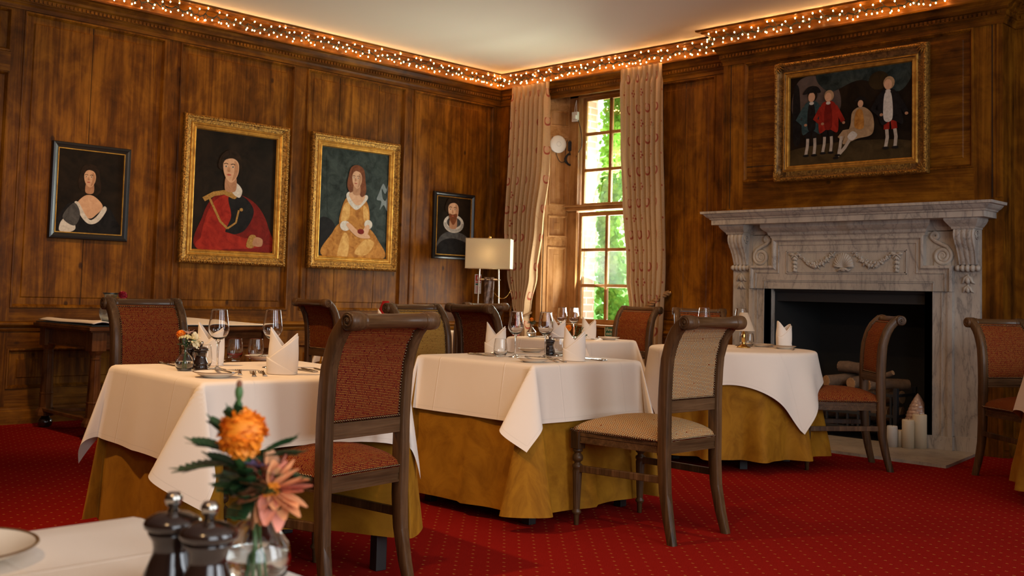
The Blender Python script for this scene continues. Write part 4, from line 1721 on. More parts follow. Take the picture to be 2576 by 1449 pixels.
for sx in (-1, 1):
    for sy in (-1, 1):
        mb = MB()
        mb.box(-.052, .052, -.052, .052, SH_ - .175, SH_ - .042)

        def oc(r, z):
            return [(r * math.cos(PI / 8 + k * PI / 4), r * math.sin(PI / 8 + k * PI / 4), z) for k in range(8)]
        mb.loft([oc(.050, SH_ - .175), oc(.046, SH_ - .185), oc(.036, SH_ - .205), oc(.036, SH_ - .225), oc(.040, SH_ - .226), oc(.040, SH_ - .236), oc(.036, SH_ - .237), oc(.046, .262), oc(.050, .258), oc(.050, .250), oc(.047, .246), oc(.050, .15), oc(.054, .145), oc(.062, .132), oc(.072, .115), oc(.074, .090), oc(.060, .086)], 0, True, False)
        lg = mb.build('leg', M['table_wood'], st, loc=(sx * (a - .09), sy * (b - .09), 0), bevel=.0015)
        mb = MB()
        mb.lathe([(0, 0), (.034, 0), (.048, .012), (.054, .034), (.050, .056), (.036, .070), (.030, .078), (.030, .088), (0, .088)], seg=24)
        mb.build('bun_foot', M['millwood'], lg)
mb = MB()
for s in (-1, 1):
    pts = []
    for i in range(17):
        t = i / 16
        y = -b + .1 + (2 * b - .2) * t
        pts.append((s * (.36 - .20 * math.sin(PI * t)), y))
    w = .05
    mb.loft([[(p[0] - w, p[1], .122), (p[0] + w, p[1], .122), (p[0] + w, p[1], .145), (p[0] - w, p[1], .145)] for p in pts], 0, True, False)
for s in (-1, 1):
    mb.box(-.42, .42, s * (b - .09) - .04, s * (b - .09) + .04, .122, .145)
mb.box(-.16, .16, -.10, .10, .124, .143)
mb.build('stretcher_shelf', M['table_wood_y'], st, bevel=.003)
# linen and things on it
mb = MB()


def runner(u, v):
    x = .22 + u * .97
    y = -5.07 + v * 1.46
    z = SH_ + .010 + .004 * math.sin(7 * y + 3 * x) * math.sin(4 * x)
    if v < .10:
        z += .016 * math.sin(v / .10 * PI) + .008
    if v > .55:
        z += .030 * max(0, math.sin((v - .55) / .45 * PI)) * max(0, 1 - u * 1.6)
    return (x, y, z)


mb.grid(24, 50, runner, 0)
o = mb.build('table_runner', M['linen'], None, solid=.006)
edge_attr(o, [1.0] * len(o.data.vertices))
tag(o, 'rumpled white cloth with a rolled edge on the oak side table', 'cloth')
mb = MB()
mb.box(.215, 1.196, -5.085, -3.565, SH_ + .0005, SH_ + .005)
tag(mb.build('table_pad', plain('dark_blue_felt', (.025, .04, .05, 1), .9), None), 'thin dark blue pad under the white cloth on the oak side table', 'pad')
sp = empty('black_canister', (.62, -4.72, .1455), 'black cylinder standing on the stretcher under the oak side table', 'canister')
mb = MB()
mb.lathe([(0, 0), (.034, 0), (.036, .004), (.036, .150), (.033, .156), (0, .156)], seg=24)
mb.build('body', M['black_plastic'], sp)
def wine_glass(label):
    r = empty('wine_glass', (0, 0, 0), label, 'glass', 0, 'stemmed wine glasses')
    mb = MB()
    mb.lathe([(0, .0005), (.036, .0005), (.0368, .0016), (.034, .003), (.018, .0062), (.0060, .012), (.0040, .022), (.0037, .06), (.0040, .098), (.0060, .108), (.011, .1165), (0, .1165)], seg=28)
    mb.build('stem', M['glass'], r)
    out = [(.009, .116), (.020, .1225), (.032, .134), (.0395, .148), (.0412, .158), (.0395, .176), (.0350, .208), (.0312, .2350), (.0306, .2394), (.0303, .2402)]
    inn = [(.0297, .2402), (.0295, .2394), (.0301, .2350), (.0339, .208), (.0384, .176), (.0400, .158), (.0383, .149), (.0310, .1362), (.019, .126), (0, .1225)]
    mb = MB()
    mb.lathe([(0, .1164), (.004, .1165)] + out + inn, seg=36)
    mb.build('bowl', M['glass'], r)
    return r


def tumbler(label):
    mb = MB()
    out = [(0, .0005), (.022, .0005), (.027, .002), (.0345, .020), (.0365, .038), (.0345, .062), (.0306, .0885), (.0297, .0932), (.0294, .0940)]
    inn = [(.0287, .0940), (.0285, .0932), (.0294, .0885), (.0333, .062), (.0352, .038), (.0330, .022), (.026, .011), (0, .009)]
    mb.lathe(out + inn, seg=32)
    o = mb.build('tumbler', M['glass'], None)
    return tag(o, label, 'glass', 'water tumblers')


def plate(label, k=1.0):
    r = empty('side_plate', (0, 0, 0), label, 'plate', 0, 'rimmed side plates')
    mb = MB()
    mb.lathe([(0, .0005), (.046 * k, .0005), (.048 * k, .003), (.060 * k, .008), (.0815 * k, .0185), (.0825 * k, .0195)], seg=48)
    mb.lathe([(0, .0045), (.050 * k, .0048), (.062 * k, .0105), (.0795 * k, .0200)], seg=48)
    mb.build('dish', M['ceramic'], r)
    mb = MB()
    mb.lathe([(.0790 * k, .0200), (.0805 * k, .0212), (.0825 * k, .0210), (.0832 * k, .0196), (.0818 * k, .0186), (.0795 * k, .0196), (.0790 * k, .0200)], seg=48)
    mb.build('rim', M['rim'], r)
    return r


def flat(mb, pts, t, z=0.0):
    """ribbon: list of (y, halfwidth, zlift)"""
    rings = []
    for y, w, dz in pts:
        rings.append([(-w, y, z + dz), (w, y, z + dz), (w * .8, y, z + dz + t), (-w * .8, y, z + dz + t)])
    mb.loft(rings, 0, True, True)


def fork(label):
    r = empty('fork', (0, 0, 0), label, 'fork', 0, 'table forks')
    mb = MB()
    flat(mb, [(-.100, .0075, .001), (-.094, .0092, .001), (-.06, .0070, .003), (-.02, .0038, .007), (.015, .0032, .009), (.030, .0060, .006), (.042, .0115, .003), (.052, .0122, .0015)], .0026)
    mb.build('handle', M['steel'], r)
    mb = MB()
    for i in range(4):
        x = -.0098 + i * .00653
        rings = []
        for y, w, z in ((.050, .0022, .0018), (.075, .0017, .0012), (.096, .0013, .0045), (.100, .0004, .0055)):
            rings.append([(x - w, y, z), (x + w, y, z), (x + w, y, z + .0018), (x - w, y, z + .0018)])
        mb.loft(rings, 0, True, True)
    mb.build('tines', M['steel'], r)
    mb = MB()
    for i in range(5):
        mb.ball((0, -.092 + i * .007, .0042), (.0045 - .0005 * i, .0035, .0018), 8, 6)
    mb.build('beaded_end', M['steel'], r)
    return r


def knife(label, k=1.0):
    r = empty('knife', (0, 0, 0), label, 'knife', 0, 'table knives')
    mb = MB()
    flat(mb, [(-.105 * k, .0070, .0008), (-.098 * k, .0086, .0008), (-.05 * k, .0062, .0008), (-.005 * k, .0056, .0008), (.0, .0062, .0008)], .0046)
    mb.build('handle', M['steel'], r)
    mb = MB()
    flat(mb, [(0, .0050, .0015), (.012 * k, .0085, .0016), (.07 * k, .0095, .0016), (.098 * k, .0072, .0016), (.112 * k, .0012, .0016)], .0016)
    mb.build('blade', M['steel'], r)
    mb = MB()
    for i in range(5):
        mb.ball((0, (-.098 + i * .008) * k, .0050), (.0044 - .0004 * i, .0036, .0022), 8, 6)
    mb.build('beaded_end', M['steel'], r)
    return r


def spoon(label):
    r = empty('spoon', (0, 0, 0), label, 'spoon', 0, 'table spoons')
    mb = MB()
    flat(mb, [(-.100, .0070, .001), (-.094, .0088, .001), (-.05, .0058, .004), (0, .0034, .008), (.030, .0032, .008), (.040, .006, .006)], .0024)
    mb.build('handle', M['steel'], r)
    mb = MB()
    mb.grid(12, 8, lambda u, v: (.0185 * math.sin(PI * v) ** .7 * (2 * u - 1), .036 + .066 * v, .0015 + .0075 * (2 * u - 1) ** 2 + .008 * (2 * v - 1) ** 2), 0)
    mb.build('bowl', M['steel'], r)
    return r


def pepper_mill(label):
    r = empty('pepper_mill', (0, 0, 0), label, 'pepper mill', 0, 'dark wooden pepper mills')
    mb = MB()
    mb.lathe([(0, .0005), (.0275, .0005), (.0288, .003), (.0288, .012), (.0272, .015), (.0272, .018), (.0285, .021), (.0278, .028), (.0225, .040), (.0192, .050), (.0190, .055), (.0205, .062), (.0245, .068), (.0250, .0705), (0, .0705)], seg=32)
    mb.build('body', M['millwood'], r)
    mb = MB()
    mb.lathe([(0, .0712), (.0235, .0712), (.0250, .0722), (.0290, .075), (.0298, .079), (.0280, .0835), (.0190, .0885), (.0090, .0915), (0, .092)], seg=32)
    mb.build('head', M['millwood'], r)
    mb = MB()
    mb.lathe([(0, .0915), (.0055, .092), (.0050, .096), (.0072, .098), (.0092, .103), (.0090, .107), (.0062, .111), (0, .1122)], seg=20)
    mb.build('knob', M['steel'], r)
    return r


def napkin(label, h=.178, seed=0):
    r = empty('folded_napkin', (0, 0, 0), label, 'napkin', 0, 'white napkins folded to two points')
    rx, ry = .054, .040

    def top(fi):
        # two peaks at the sides (fi = 0 and PI), valleys front and back
        c = abs(math.cos(fi)) ** .85
        return h * (.60 + (.40 if math.cos(fi) < 0 else .28) * c)

    def body(u, v):
        fi = 2 * PI * u
        hh = top(fi)
        z = .001 + hh * v
        t = z / h
        k = 1 + .05 * math.sin(PI * min(1, t * 1.4)) - .10 * max(0, t - .6)
        pinch = 1 - .35 * max(0, t - .45) * (abs(math.cos(fi)) < .999)
        return (rx * k * math.copysign(abs(math.cos(fi)) ** .85, math.cos(fi)), ry * k * pinch * math.copysign(abs(math.sin(fi)) ** .8, math.sin(fi)), z)
    mb = MB()
    mb.grid(72, 26, body, 0, lambda u, v: (u * .3 + 1, v * .2 + 1), True)
    o = mb.build('wrap', M['napkin'], r, solid=.0022)
    edge_attr(o, [1.0] * len(o.data.vertices))
    # diagonal front fold: a second layer over the lower front, its edge running up to the right

    def flap(u, v):
        fi = PI + PI * (.04 + .92 * u)
        hi = h * (.56 + .26 * math.copysign(abs(math.cos(fi)) ** .85, math.cos(fi)))
        z = .001 + hi * v
        p = body(fi / (2 * PI), 0)
        t = z / h
        k = 1.045 + .05 * math.sin(PI * min(1, t * 1.4)) + .02
        return (rx * k * math.copysign(abs(math.cos(fi)) ** .85, math.cos(fi)), ry * (k + .03) * math.copysign(abs(math.sin(fi)) ** .8, math.sin(fi)), z)
    mb = MB()
    mb.grid(36, 16, flap, 0, lambda u, v: (u * .2 + 1, v * .2 + 1))
    o = mb.build('front_fold', M['napkin'], r, solid=.0022)
    edge_attr(o, [1.0] * len(o.data.vertices))

    def flap2(u, v):
        fi = PI + PI * (.10 + .86 * u)
        hi = h * (.19 * (1 - math.copysign(abs(math.cos(fi)) ** .85, math.cos(fi))) + .004)
        z = .001 + hi * v
        t = z / h
        k = 1.10 + .05 * math.sin(PI * min(1, t * 1.4)) + .02
        return (rx * k * math.copysign(abs(math.cos(fi)) ** .85, math.cos(fi)), ry * (k + .05) * math.copysign(abs(math.sin(fi)) ** .8, math.sin(fi)), z)
    mb = MB()
    mb.grid(30, 10, flap2, 0, lambda u, v: (u * .2 + 1, v * .2 + 1))
    o = mb.build('lower_fold', M['napkin'], r, solid=.0022)
    edge_attr(o, [1.0] * len(o.data.vertices))
    return r


def bud_vase(label, k=1.0, water=True):
    r = empty('bud_vase', (0, 0, 0), label, 'vase', 0, 'small round glass bud vases')
    out = [(0, .0005), (.020, .0005), (.026, .003), (.0345, .016), (.0365, .030), (.0335, .045), (.023, .058), (.0135, .068), (.0115, .078), (.0118, .090), (.0144, .0975), (.0148, .0990), (.0146, .0996)]
    inn = [(.0139, .0996), (.0136, .0988), (.0131, .0972), (.0103, .090), (.0100, .078), (.0120, .069), (.0215, .057), (.0318, .044), (.0347, .030), (.0325, .018), (.024, .0075), (0, .006)]
    mb = MB()
    mb.lathe([(a * k, b * k) for a, b in out + inn], seg=36)
    mb.build('glass', M['glass'], r)
    if water:
        w = [(0, .0064), (.0236, .0079), (.0321, .0182), (.0343, .030), (.0330, .037), (0, .037)]
        mb = MB()
        mb.lathe([(a * k, b * k) for a, b in w], seg=36)
        mb.build('water', M['water'], r)
    return r


def mat_petal(mb, c, ax, length, width, curl, mi=0, cup=.2):
    """one petal from c along unit vector ax"""
    ax = Vector(ax).normalized()
    up = Vector((0, 0, 1))
    if abs(ax.z) > .95:
        up = Vector((1, 0, 0))
    sd = ax.cross(up).normalized()
    nr = sd.cross(ax).normalized()
    c = Vector(c)
    rows = []
    for i in range(6):
        t = i / 5
        w = width * math.sin(PI * (.12 + .83 * t)) ** .8
        p = c + ax * (length * t) + nr * (curl * length * t * t)
        rows.append([tuple(p - sd * w + nr * (cup * w)), tuple(p), tuple(p + sd * w + nr * (cup * w))])
    mb.loft(rows, mi, False, True, None, False)


def stem_part(root, pts, r, mat='stem', name='stem'):
    mb = MB()
    mb.tube(pts, r, 7)
    return mb.build(name, M[mat], root)


def pinnate(mb, base, d, L, n=6, w=.004, mi=0):
    base, d = Vector(base), Vector(d).normalized()
    sd = d.cross(Vector((0, 0, 1)))
    if sd.length < .1:
        sd = Vector((1, 0, 0))
    sd.normalize()
    pts = [base + d * (L * t) + Vector((0, 0, -.25 * L * t * t)) for t in (0, .35, .7, 1)]
    mb.tube(pts, [.0012, .001, .0008, .0004], 5, mi)
    for i in range(n):
        t = .2 + .8 * i / n
        p = base + d * (L * t) + Vector((0, 0, -.25 * L * t * t))
        for s in (-1, 1):
            ax = (d * .75 + sd * s * .8).normalized()
            mat_petal(mb, p, ax, L * .36 * (1.1 - .5 * abs(t - .5)), w, .08 * s, mi, .1)
    mat_petal(mb, base + d * L * .9 + Vector((0, 0, -.2 * L)), d, L * .34, w, 0, mi)


def marigold(mb, c, rad, tilt, seed=0, mi=0):
    r = random.Random(seed)
    tl = Vector(tilt).normalized()
    mb.ball(c, rad * .80, 14, 10, mi)
    for i in range(300):
        z = r.uniform(-.45, 1)
        a = r.uniform(0, 2 * PI)
        q = math.sqrt(max(0, 1 - z * z))
        d = Vector((q * math.cos(a), q * math.sin(a), z * .78))
        ax = tl.orthogonal().normalized()
        rot = Vector((0, 0, 1)).rotation_difference(tl)
        d = rot @ d
        mat_petal(mb, Vector(c) + d * rad * .60, d + Vector((r.gauss(0, .35), r.gauss(0, .35), r.gauss(0, .35))), rad * r.uniform(.34, .46), rad * .20, r.uniform(-.5, .5), mi, .35)


FG = 'cut flowers in the vases'
# ---- prototypes placed on the tables ---------------------------------------------------
UPZ = TT + .0006
glass0 = wine_glass('wine glass beside the pepper mills on the nearer left table')
glass0.location = (4.635, -6.085, UPZ)
for x, y, k, lab in ((4.615, -5.825, 1, 'wine glass half hidden behind the tall napkin on the nearer left table'),
                     (4.50, -4.265, 1, 'wine glass on the middle square table, beside the small tumbler'),
                     (4.585, -4.125, 1, 'wine glass in the centre of the middle square table'),
                     (2.955, -2.18, 1, 'wine glass on the far table below the window, nearer the shutter'),
                     (2.985, -2.075, 1, 'wine glass on the far table below the window, nearer the panes'),
                     (4.07, -1.90, 1.13, 'tall wine glass showing above the crest of the beige chair'),
                     (4.19, -1.61, 1.13, 'tall wine glass showing behind the white lamp shade')):
    g = dup(glass0, (x, y, UPZ), 0, lab)
    g.scale = (k, k, k)
tum0 = tumbler('water tumbler behind the pepper mills on the nearer left table')
tum0.location = (4.53, -6.09, UPZ)
for x, y, k, lab in ((4.09, -5.685, 1.0, 'left one of two tumblers on the far side of the nearer left table'), (4.13, -5.60, 1.0, 'right one of two tumblers on the far side of the nearer left table'),
                     (4.44, -4.315, 1, 'small clear tumbler in front of a napkin on the middle square table'), (4.525, -3.95, 1.06, 'tumbler refracting a dark mill on the middle square table'),
                     (3.03, -2.31, 1, 'tumbler on the far table below the window'), (4.275, -1.635, 1, 'tumbler beside the brass lamp on the round table')):
    c = tum0.copy()
    COL.objects.link(c)
    c.location = (x, y, UPZ)
    c.scale = (k, k, k)
    c['label'] = lab
pl0 = plate('rimmed side plate with a butter knife at the front of the nearer left table')
pl0.location = (4.925, -6.255, UPZ)
for x, y, lab in ((4.20, -5.605, 'rimmed side plate on the far side of the nearer left table'), (4.83, -4.475, 'rimmed side plate at the front corner of the middle square table'),
                  (4.20, -3.82, 'rimmed side plate on the far side of the middle square table'), (3.22, -1.93, 'side plate on the far table below the window'),
                  (4.565, -1.645, 'side plate carrying a napkin on the round table'), (4.34, -1.56, 'side plate on the far side of the round table'),
                  (7.065, -7.815, 'cream plate with a brown rim in the near foreground, cut off by the frame')):
    o = dup(pl0, (x, y, UPZ), 0, lab)
    if x > 7:
        o.scale = (1.12, 1.12, 1)
mill0 = pepper_mill('dark pepper mill in front on the nearer left table')
mill0.location = (4.595, -6.135, UPZ)
for x, y, lab in ((4.535, -6.155, 'dark pepper mill behind the other on the nearer left table'), (4.47, -3.965, 'dark pepper mill seen through the tumbler on the middle square table'),
                  (7.358, -7.695, 'large dark pepper mill in the near foreground, the one further from the flowers'), (7.424, -7.690, 'large dark pepper mill in the near foreground, the one next to the flower vase')):
    dup(mill0, (x, y, UPZ), x * 7, lab)
nap0 = napkin('tall white napkin at the right of the nearer left table, its left point higher')
nap0.location = (4.915, -5.965, UPZ)
nap0.rotation_euler[2] = math.radians(48)
for x, y, z, a, k, lab in ((4.40, -5.985, UPZ, 50, 1.0, 'white napkin standing behind the wine glass on the nearer left table'),
                           (4.275, -4.19, UPZ, 40, .98, 'white napkin standing at the far left of the middle square table'),
                           (4.85, -4.195, UPZ, 46, .98, 'white napkin standing at the near right of the middle square table'),
                           (3.09, -2.43 + .06, UPZ, 40, .97, 'white napkin behind the big wine glass on the far table below the window'),
                           (3.10, -2.03, UPZ, 52, .97, 'white napkin beside the fire exit sign on the far table below the window'),
                           (4.555, -1.635, UPZ + .0215, 62, .96, 'white napkin standing on a plate on the round table'),
                           (1.43, -2.71, UPZ, 45, 1, 'white napkin in front of the red-shaded lamp by the left wall')):
    n = dup(nap0, (x, y, z), math.radians(a), lab)
    n.scale = (k, k, k)


def lay(src, x0, y0, x1, y1, lab, z=UPZ):
    """source lies along +y: put it with its tip towards (x1, y1) from its handle end (x0, y0)"""
    return dup(src, ((x0 + x1) / 2, (y0 + y1) / 2, z), math.atan2(-(x1 - x0), y1 - y0), lab)


fk0 = fork('innermost of three forks right of the front plate, nearer left table')
fk0.location = (4.80, -6.085, UPZ)
fk0.rotation_euler[2] = math.atan2(.20, .11)
lay(fk0, 4.99, -6.135, 4.79, -6.02, 'middle one of three forks right of the front plate, nearer left table')
lay(fk0, 4.985, -6.085, 4.79, -5.985, 'outermost of three forks right of the front plate, nearer left table')
lay(fk0, 4.09, -5.74, 4.27, -5.78, 'fork pointing to the viewer at the far side of the nearer left table')
lay(fk0, 4.90, -4.37, 4.72, -4.30, 'fork beside the front plate of the middle square table')
lay(fk0, 4.91, -4.325, 4.73, -4.245, 'second fork beside the front plate of the middle square table, further right')
lay(fk0, 4.06, -4.00, 4.25, -4.02, 'fork lying before the far plate of the middle square table')
lay(fk0, 3.09, -2.02 + .1, 3.14, -2.02 - .1 + .1, 'fork at the right of the far table below the window')
kn0 = knife('table knife right of the tall napkin on the nearer left table')
kn0.location = (4.80, -5.765, UPZ)
kn0.rotation_euler[2] = math.radians(72)
lay(kn0, 4.93, -5.76, 4.73, -5.69, 'second table knife right of the tall napkin on the nearer left table, further back')
lay(kn0, 4.90, -5.81, 4.70, -5.745 - .04, 'third table knife right of the tall napkin, nearest the red chair')
lay(kn0, 4.91, -4.01, 4.71, -3.955, 'table knife right of the near napkin on the middle square table')
lay(kn0, 4.92, -4.045, 4.72, -3.995, 'second knife right of the near napkin on the middle square table, closer to the napkin')
lay(kn0, 4.22, -4.335, 4.42, -4.355, 'knife left of the far napkin on the middle square table')
lay(kn0, 4.19, -4.30, 4.39, -4.29 - .03, 'second knife left of the far napkin on the middle square table')
lay(kn0, 4.21, -6.11, 4.41, -6.135, 'knife lying behind the flower vase on the nearer left table')
lay(kn0, 2.72, -2.22, 2.92, -2.20, 'knife on the left part of the far table below the window')
lay(kn0, 4.715, -1.79, 4.62, -1.61, 'knife beside the plated napkin on the round table')
bk = lay(kn0, 5.02, -6.24, 4.85, -6.215, 'small butter knife resting on the front plate of the nearer left table', UPZ + .0195)
bk.scale = (.8, .8, .8)
bk = lay(kn0, 4.26, -5.66, 4.14, -5.56, 'small butter knife resting on the far plate of the nearer left table', UPZ + .0205)
bk.scale = (.8, .8, .8)
bk = lay(kn0, 4.76, -4.45, 4.91, -4.42, 'small butter knife resting on the front plate of the middle square table', UPZ + .0205)
bk.scale = (.8, .8, .8)
bk = lay(kn0, 4.28, -1.60, 4.40, -1.52, 'small butter knife resting on the far plate of the round table', UPZ + .0205)
bk.scale = (.8, .8, .8)
bk = lay(kn0, 7.19, -7.83, 7.00, -7.86, 'dark knife handle on the cut-off plate in the near foreground', UPZ + .022)
sp0 = spoon('spoon lying behind the flower vase on the nearer left table')
sp0.location = (4.29, -6.075, UPZ)
sp0.rotation_euler[2] = math.radians(-95)
lay(sp0, 4.20, -4.265, 4.38, -4.275, 'spoon left of the far napkin on the middle square table')
lay(sp0, 4.12, -5.80, 4.28, -5.86, 'spoon at the far side of the nearer left table')
v0 = bud_vase('small round glass vase with mixed flowers on the nearer left table')
v0.location = (4.615, -6.215, UPZ)
for x, y, k, lab in ((4.545, -3.855, 1, 'small glass vase behind the near napkin on the middle square table'), (2.72, -2.21 - .06, 1, 'small glass vase at the left of the far table below the window'),
                     (7.374, -7.604, 1.08, 'round glass vase with a marigold and a dahlia in the near foreground')):
    o = dup(v0, (x, y, UPZ), 0, lab)
    o.scale = (k, k, k)


def flower(name, base, label):
    return empty(name, base, label, 'flower', 0, 'marigolds' if name == 'marigold' else None)


# foreground bunch
B6 = (7.374, -7.604, UPZ)
f = flower('marigold', B6, 'large orange marigold in the foreground vase')
mb = MB()
marigold(mb, (-.008, -.016, .168), .029, (.5, -.55, .55), 1)
mb.build('bloom', M['marigold'], f)
mb = MB()
mb.lathe([(0, -.016), (.004, -.014), (.011, 0), (.013, .012), (0, .012)], (-.010, -.014, .140), 12)
mb.build('calyx', M['stem'], f)
stem_part(f, [(.004, .004, .012), (0, -.002, .06), (-.002, -.004, .095), (-.010, -.014, .135)], .0024)
mb = MB()
rr = random.Random(4)
for i in range(22):
    a = rr.uniform(0, 6.28)
    pinnate(mb, (-.006, -.010, .095 + .010 * (i % 4)), (math.cos(a) * .8, math.sin(a) * .8, rr.uniform(-.1, .7)), rr.uniform(.032, .052), 6, .0056)
for k in range(5):
    pinnate(mb, (-.012 , -.016, .132 + .008 * k), (-.71 + .16 * k, -.70 + .14 * k, .10 + .32 * k), .064 - .006 * k, 7, .0056)
for k in range(4):
    pinnate(mb, (.002, -.004, .140), (.65 - .1 * k, .60, .75 - .45 * k), .050, 6, .0056)
mb.build('leaves', M['darkleaf'], f)
f = flower('dahlia', B6, 'peach pink dahlia hanging over the neck of the foreground vase')
mb = MB()
dc = Vector((.022, .006, .108))
dn = Vector((.62, -.66, .18)).normalized()
s1 = dn.orthogonal().normalized()
s2 = dn.cross(s1)
rr = random.Random(9)
for ring, (n, L, w, lift, off) in enumerate(((15, .040, .0105, .08, 0), (14, .035, .0100, .36, .25), (10, .026, .0080, .72, .1))):
    for i in range(n):
        a = 2 * PI * (i + off) / n + rr.gauss(0, .06)
        d = (s1 * math.cos(a) + s2 * math.sin(a) + dn * (lift + rr.gauss(0, .08))).normalized()
        mat_petal(mb, dc + d * .004, d, L * rr.uniform(.88, 1.08), w, rr.uniform(-.15, .25), (ring + i) % 3 == 0, .45)
mb.build('petals', [M['dahlia'], M['dahlia_tip']], f)
mb = MB()
for i in range(40):
    a, q = rr.uniform(0, 6.28), math.sqrt(rr.random()) * .009
    p = dc + s1 * q * math.cos(a) + s2 * q * math.sin(a) + dn * .010
    mb.ball(tuple(p), .0019, 6, 4)
mb.build('eye', M['marigold'], f)
stem_part(f, [(-.004, -.006, .010), (.0, .002, .055), (.003, .003, .094), tuple(dc - dn * .006)], .0022)
f = flower('flower_bud', B6, 'closed flower bud on a tall stalk above the marigold in the foreground')
stem_part(f, [(.008, -.006, .012), (-.001, -.001, .07), (-.003, -.004, .105), (-.012, -.020, .185), (-.010, -.022, .207)], [.002, .0018, .0017, .0018, .003])
mb = MB()
mb.ball((-.010, -.022, .213), (.0045, .0045, .009), 12, 8)
mb.build('bud', M['stem'], f)
mb = MB()
mb.ball((-.010, -.022, .222), (.0036, .0036, .005), 10, 6)
mb.build('bud_tip', plain('brown_bud', (.20, .07, .03, 1), .7), f)
f = flower('lilac_flower', B6, 'small lilac flower half hidden between the marigold and the dahlia')
mb = MB()
for i in range(14):
    a = 2 * PI * i / 14
    mat_petal(mb, (.010, -.004, .132), (math.cos(a), math.sin(a), .25), .022, .003, .1, 0)
mb.build('petals', M['lilac'], f)
stem_part(f, [(.002, .010, .012), (.003, .002, .07), (.006, -.001, .1), (.010, -.004, .130)], .0016)
mb = MB()
for i in range(7):
    pinnate(mb, (.006, 0, .09 + .006 * i), (math.cos(i * 2.1), math.sin(i * 2.1), .2), .032, 4, .0045)
mb.build('leaves', M['darkleaf'], f)
# bunch on the nearer left table
B1 = (4.615, -6.215, UPZ)
f = flower('marigold', B1, 'small orange marigold in the vase on the nearer left table')
mb = MB()
marigold(mb, (-.012, -.014, .140), .019, (.3, -.4, .85), 3)
mb.build('bloom', M['marigold'], f)
stem_part(f, [(.006, .004, .010), (-.001, 0, .08), (-.004, -.005, .1), (-.011, -.012, .132)], .0018)
f = flower('yellow_umbel', B1, 'pale yellow umbel between the marigold and the white dahlia')
mb = MB()
rr = random.Random(21)
for i in range(120):
    a, q = rr.uniform(0, 6.28), math.sqrt(rr.random()) * .026
    mb.ball((.006 + q * math.cos(a), -.002 + q * math.sin(a), .126 + .010 * (1 - (q / .026) ** 2) + rr.uniform(-.003, .003)), .0027, 6, 4)
mb.build('florets', M['yellow_floret'], f)
stem_part(f, [(-.006, .004, .010), (0, .001, .08), (.003, 0, .1), (.006, -.002, .126)], .0018)
mb = MB()
for i in range(8):
    pinnate(mb, (.0, 0, .09 + .003 * i), (math.cos(i * 1.3), math.sin(i * 1.3), .25), .030, 4, .005)
mb.build('leaves', M['darkleaf'], f)
f = flower('white_dahlia', B1, 'cream white dahlia leaning over the pepper mills on the nearer left table')
mb = MB()
dc = Vector((.030, .024, .118))
dn = Vector((.75, .55, .2)).normalized()
s1 = dn.orthogonal().normalized()
s2 = dn.cross(s1)
for n, L, w, lift, off in ((11, .034, .0085, .05, 0), (9, .028, .008, .45, .4)):
    for i in range(n):
        a = 2 * PI * (i + off) / n
        d = (s1 * math.cos(a) + s2 * math.sin(a) + dn * lift).normalized()
        mat_petal(mb, dc, d, L, w, .12, 0, .35)
mb.build('petals', M['white_petal'], f)
mb = MB()
mb.ball(tuple(dc - dn * .006), (.010, .010, .010), 10, 8)
mb.build('calyx', M['stem'], f)
stem_part(f, [(.002, -.008, .010), (.001, .001, .08), (.006, .005, .1), tuple(dc - dn * .01)], .0019)
f = flower('wispy_flower', B1, 'pinkish thread-like flower behind the orange marigold')
mb = MB()
for i in range(16):
    a = 2 * PI * i / 16 + .2
    mb.tube([(.002, .010, .140), (.002 + .014 * math.cos(a), .010 + .014 * math.sin(a), .152), (.002 + .026 * math.cos(a), .010 + .026 * math.sin(a), .150 + .01 * math.sin(3 * a))], [.0008, .0007, .0004], 4)
mb.build('threads', plain('mauve_thread', (.55, .36, .32, 1), .6), f)
stem_part(f, [(0, .006, .010), (0, .002, .08), (.001, .004, .1), (.002, .010, .140)], .0014)
# posies on the other tables
B2 = (4.545, -3.855, UPZ)
f = flower('marigold', B2, 'orange marigold in the vase on the middle square table')
mb = MB()
marigold(mb, (-.020, -.022, .150), .022, (-.2, -.5, .7), 6)
mb.build('bloom', M['marigold'], f)
stem_part(f, [(.006, .004, .010), (0, 0, .08), (-.008, -.008, .11), (-.019, -.020, .142)], .002)
f = flower('herb_sprig', B2, 'dark needle-leaved herb sprig in the vase on the middle square table')
mb = MB()
rr = random.Random(31)
for d0 in ((.5, .45, .75), (.75, .6, .25), (.1, .2, .9)):
    d0 = Vector(d0).normalized()
    for i in range(16):
        t = .02 + .06 * i / 16
        p = Vector((0, 0, .095)) + d0 * t
        a = i * 2.4
        n1 = d0.orthogonal().normalized()
        n2 = d0.cross(n1)
        mat_petal(mb, p, d0 * .6 + n1 * math.cos(a) + n2 * math.sin(a), .020, .0018, 0, 0)
mb.build('needles', M['darkleaf'], f)
for k, d0 in enumerate(((.5, .45, .75), (.75, .6, .25), (.1, .2, .9))):
    d0 = Vector(d0).normalized()
    stem_part(f, [(.002 * k, .002, .010), (0, 0, .08), tuple(Vector((0, 0, .095)) + d0 * .08)], .0014)
f = flower('orange_bud', B2, 'slim orange-brown bud between marigold and herb sprig')
mb = MB()
mb.lathe([(0, 0), (.004, .004), (.006, .020), (.0045, .045), (0, .058)], (.002, .002, .110), 10)
mb.build('bud', M['dahlia'], f)
stem_part(f, [(-.004, .006, .010), (0, 0, .08), (.002, .002, .112)], .0018)
B3 = (2.72, -2.27, UPZ)
f = flower('marigold', B3, 'little orange marigold at the left of the far table below the window')
mb = MB()
marigold(mb, (0, -.004, .136), .018, (.3, -.5, .8), 8)
mb.build('bloom', M['marigold'], f)
stem_part(f, [(.004, .004, .010), (0, 0, .08), (0, -.003, .13)], .0018)
mb = MB()
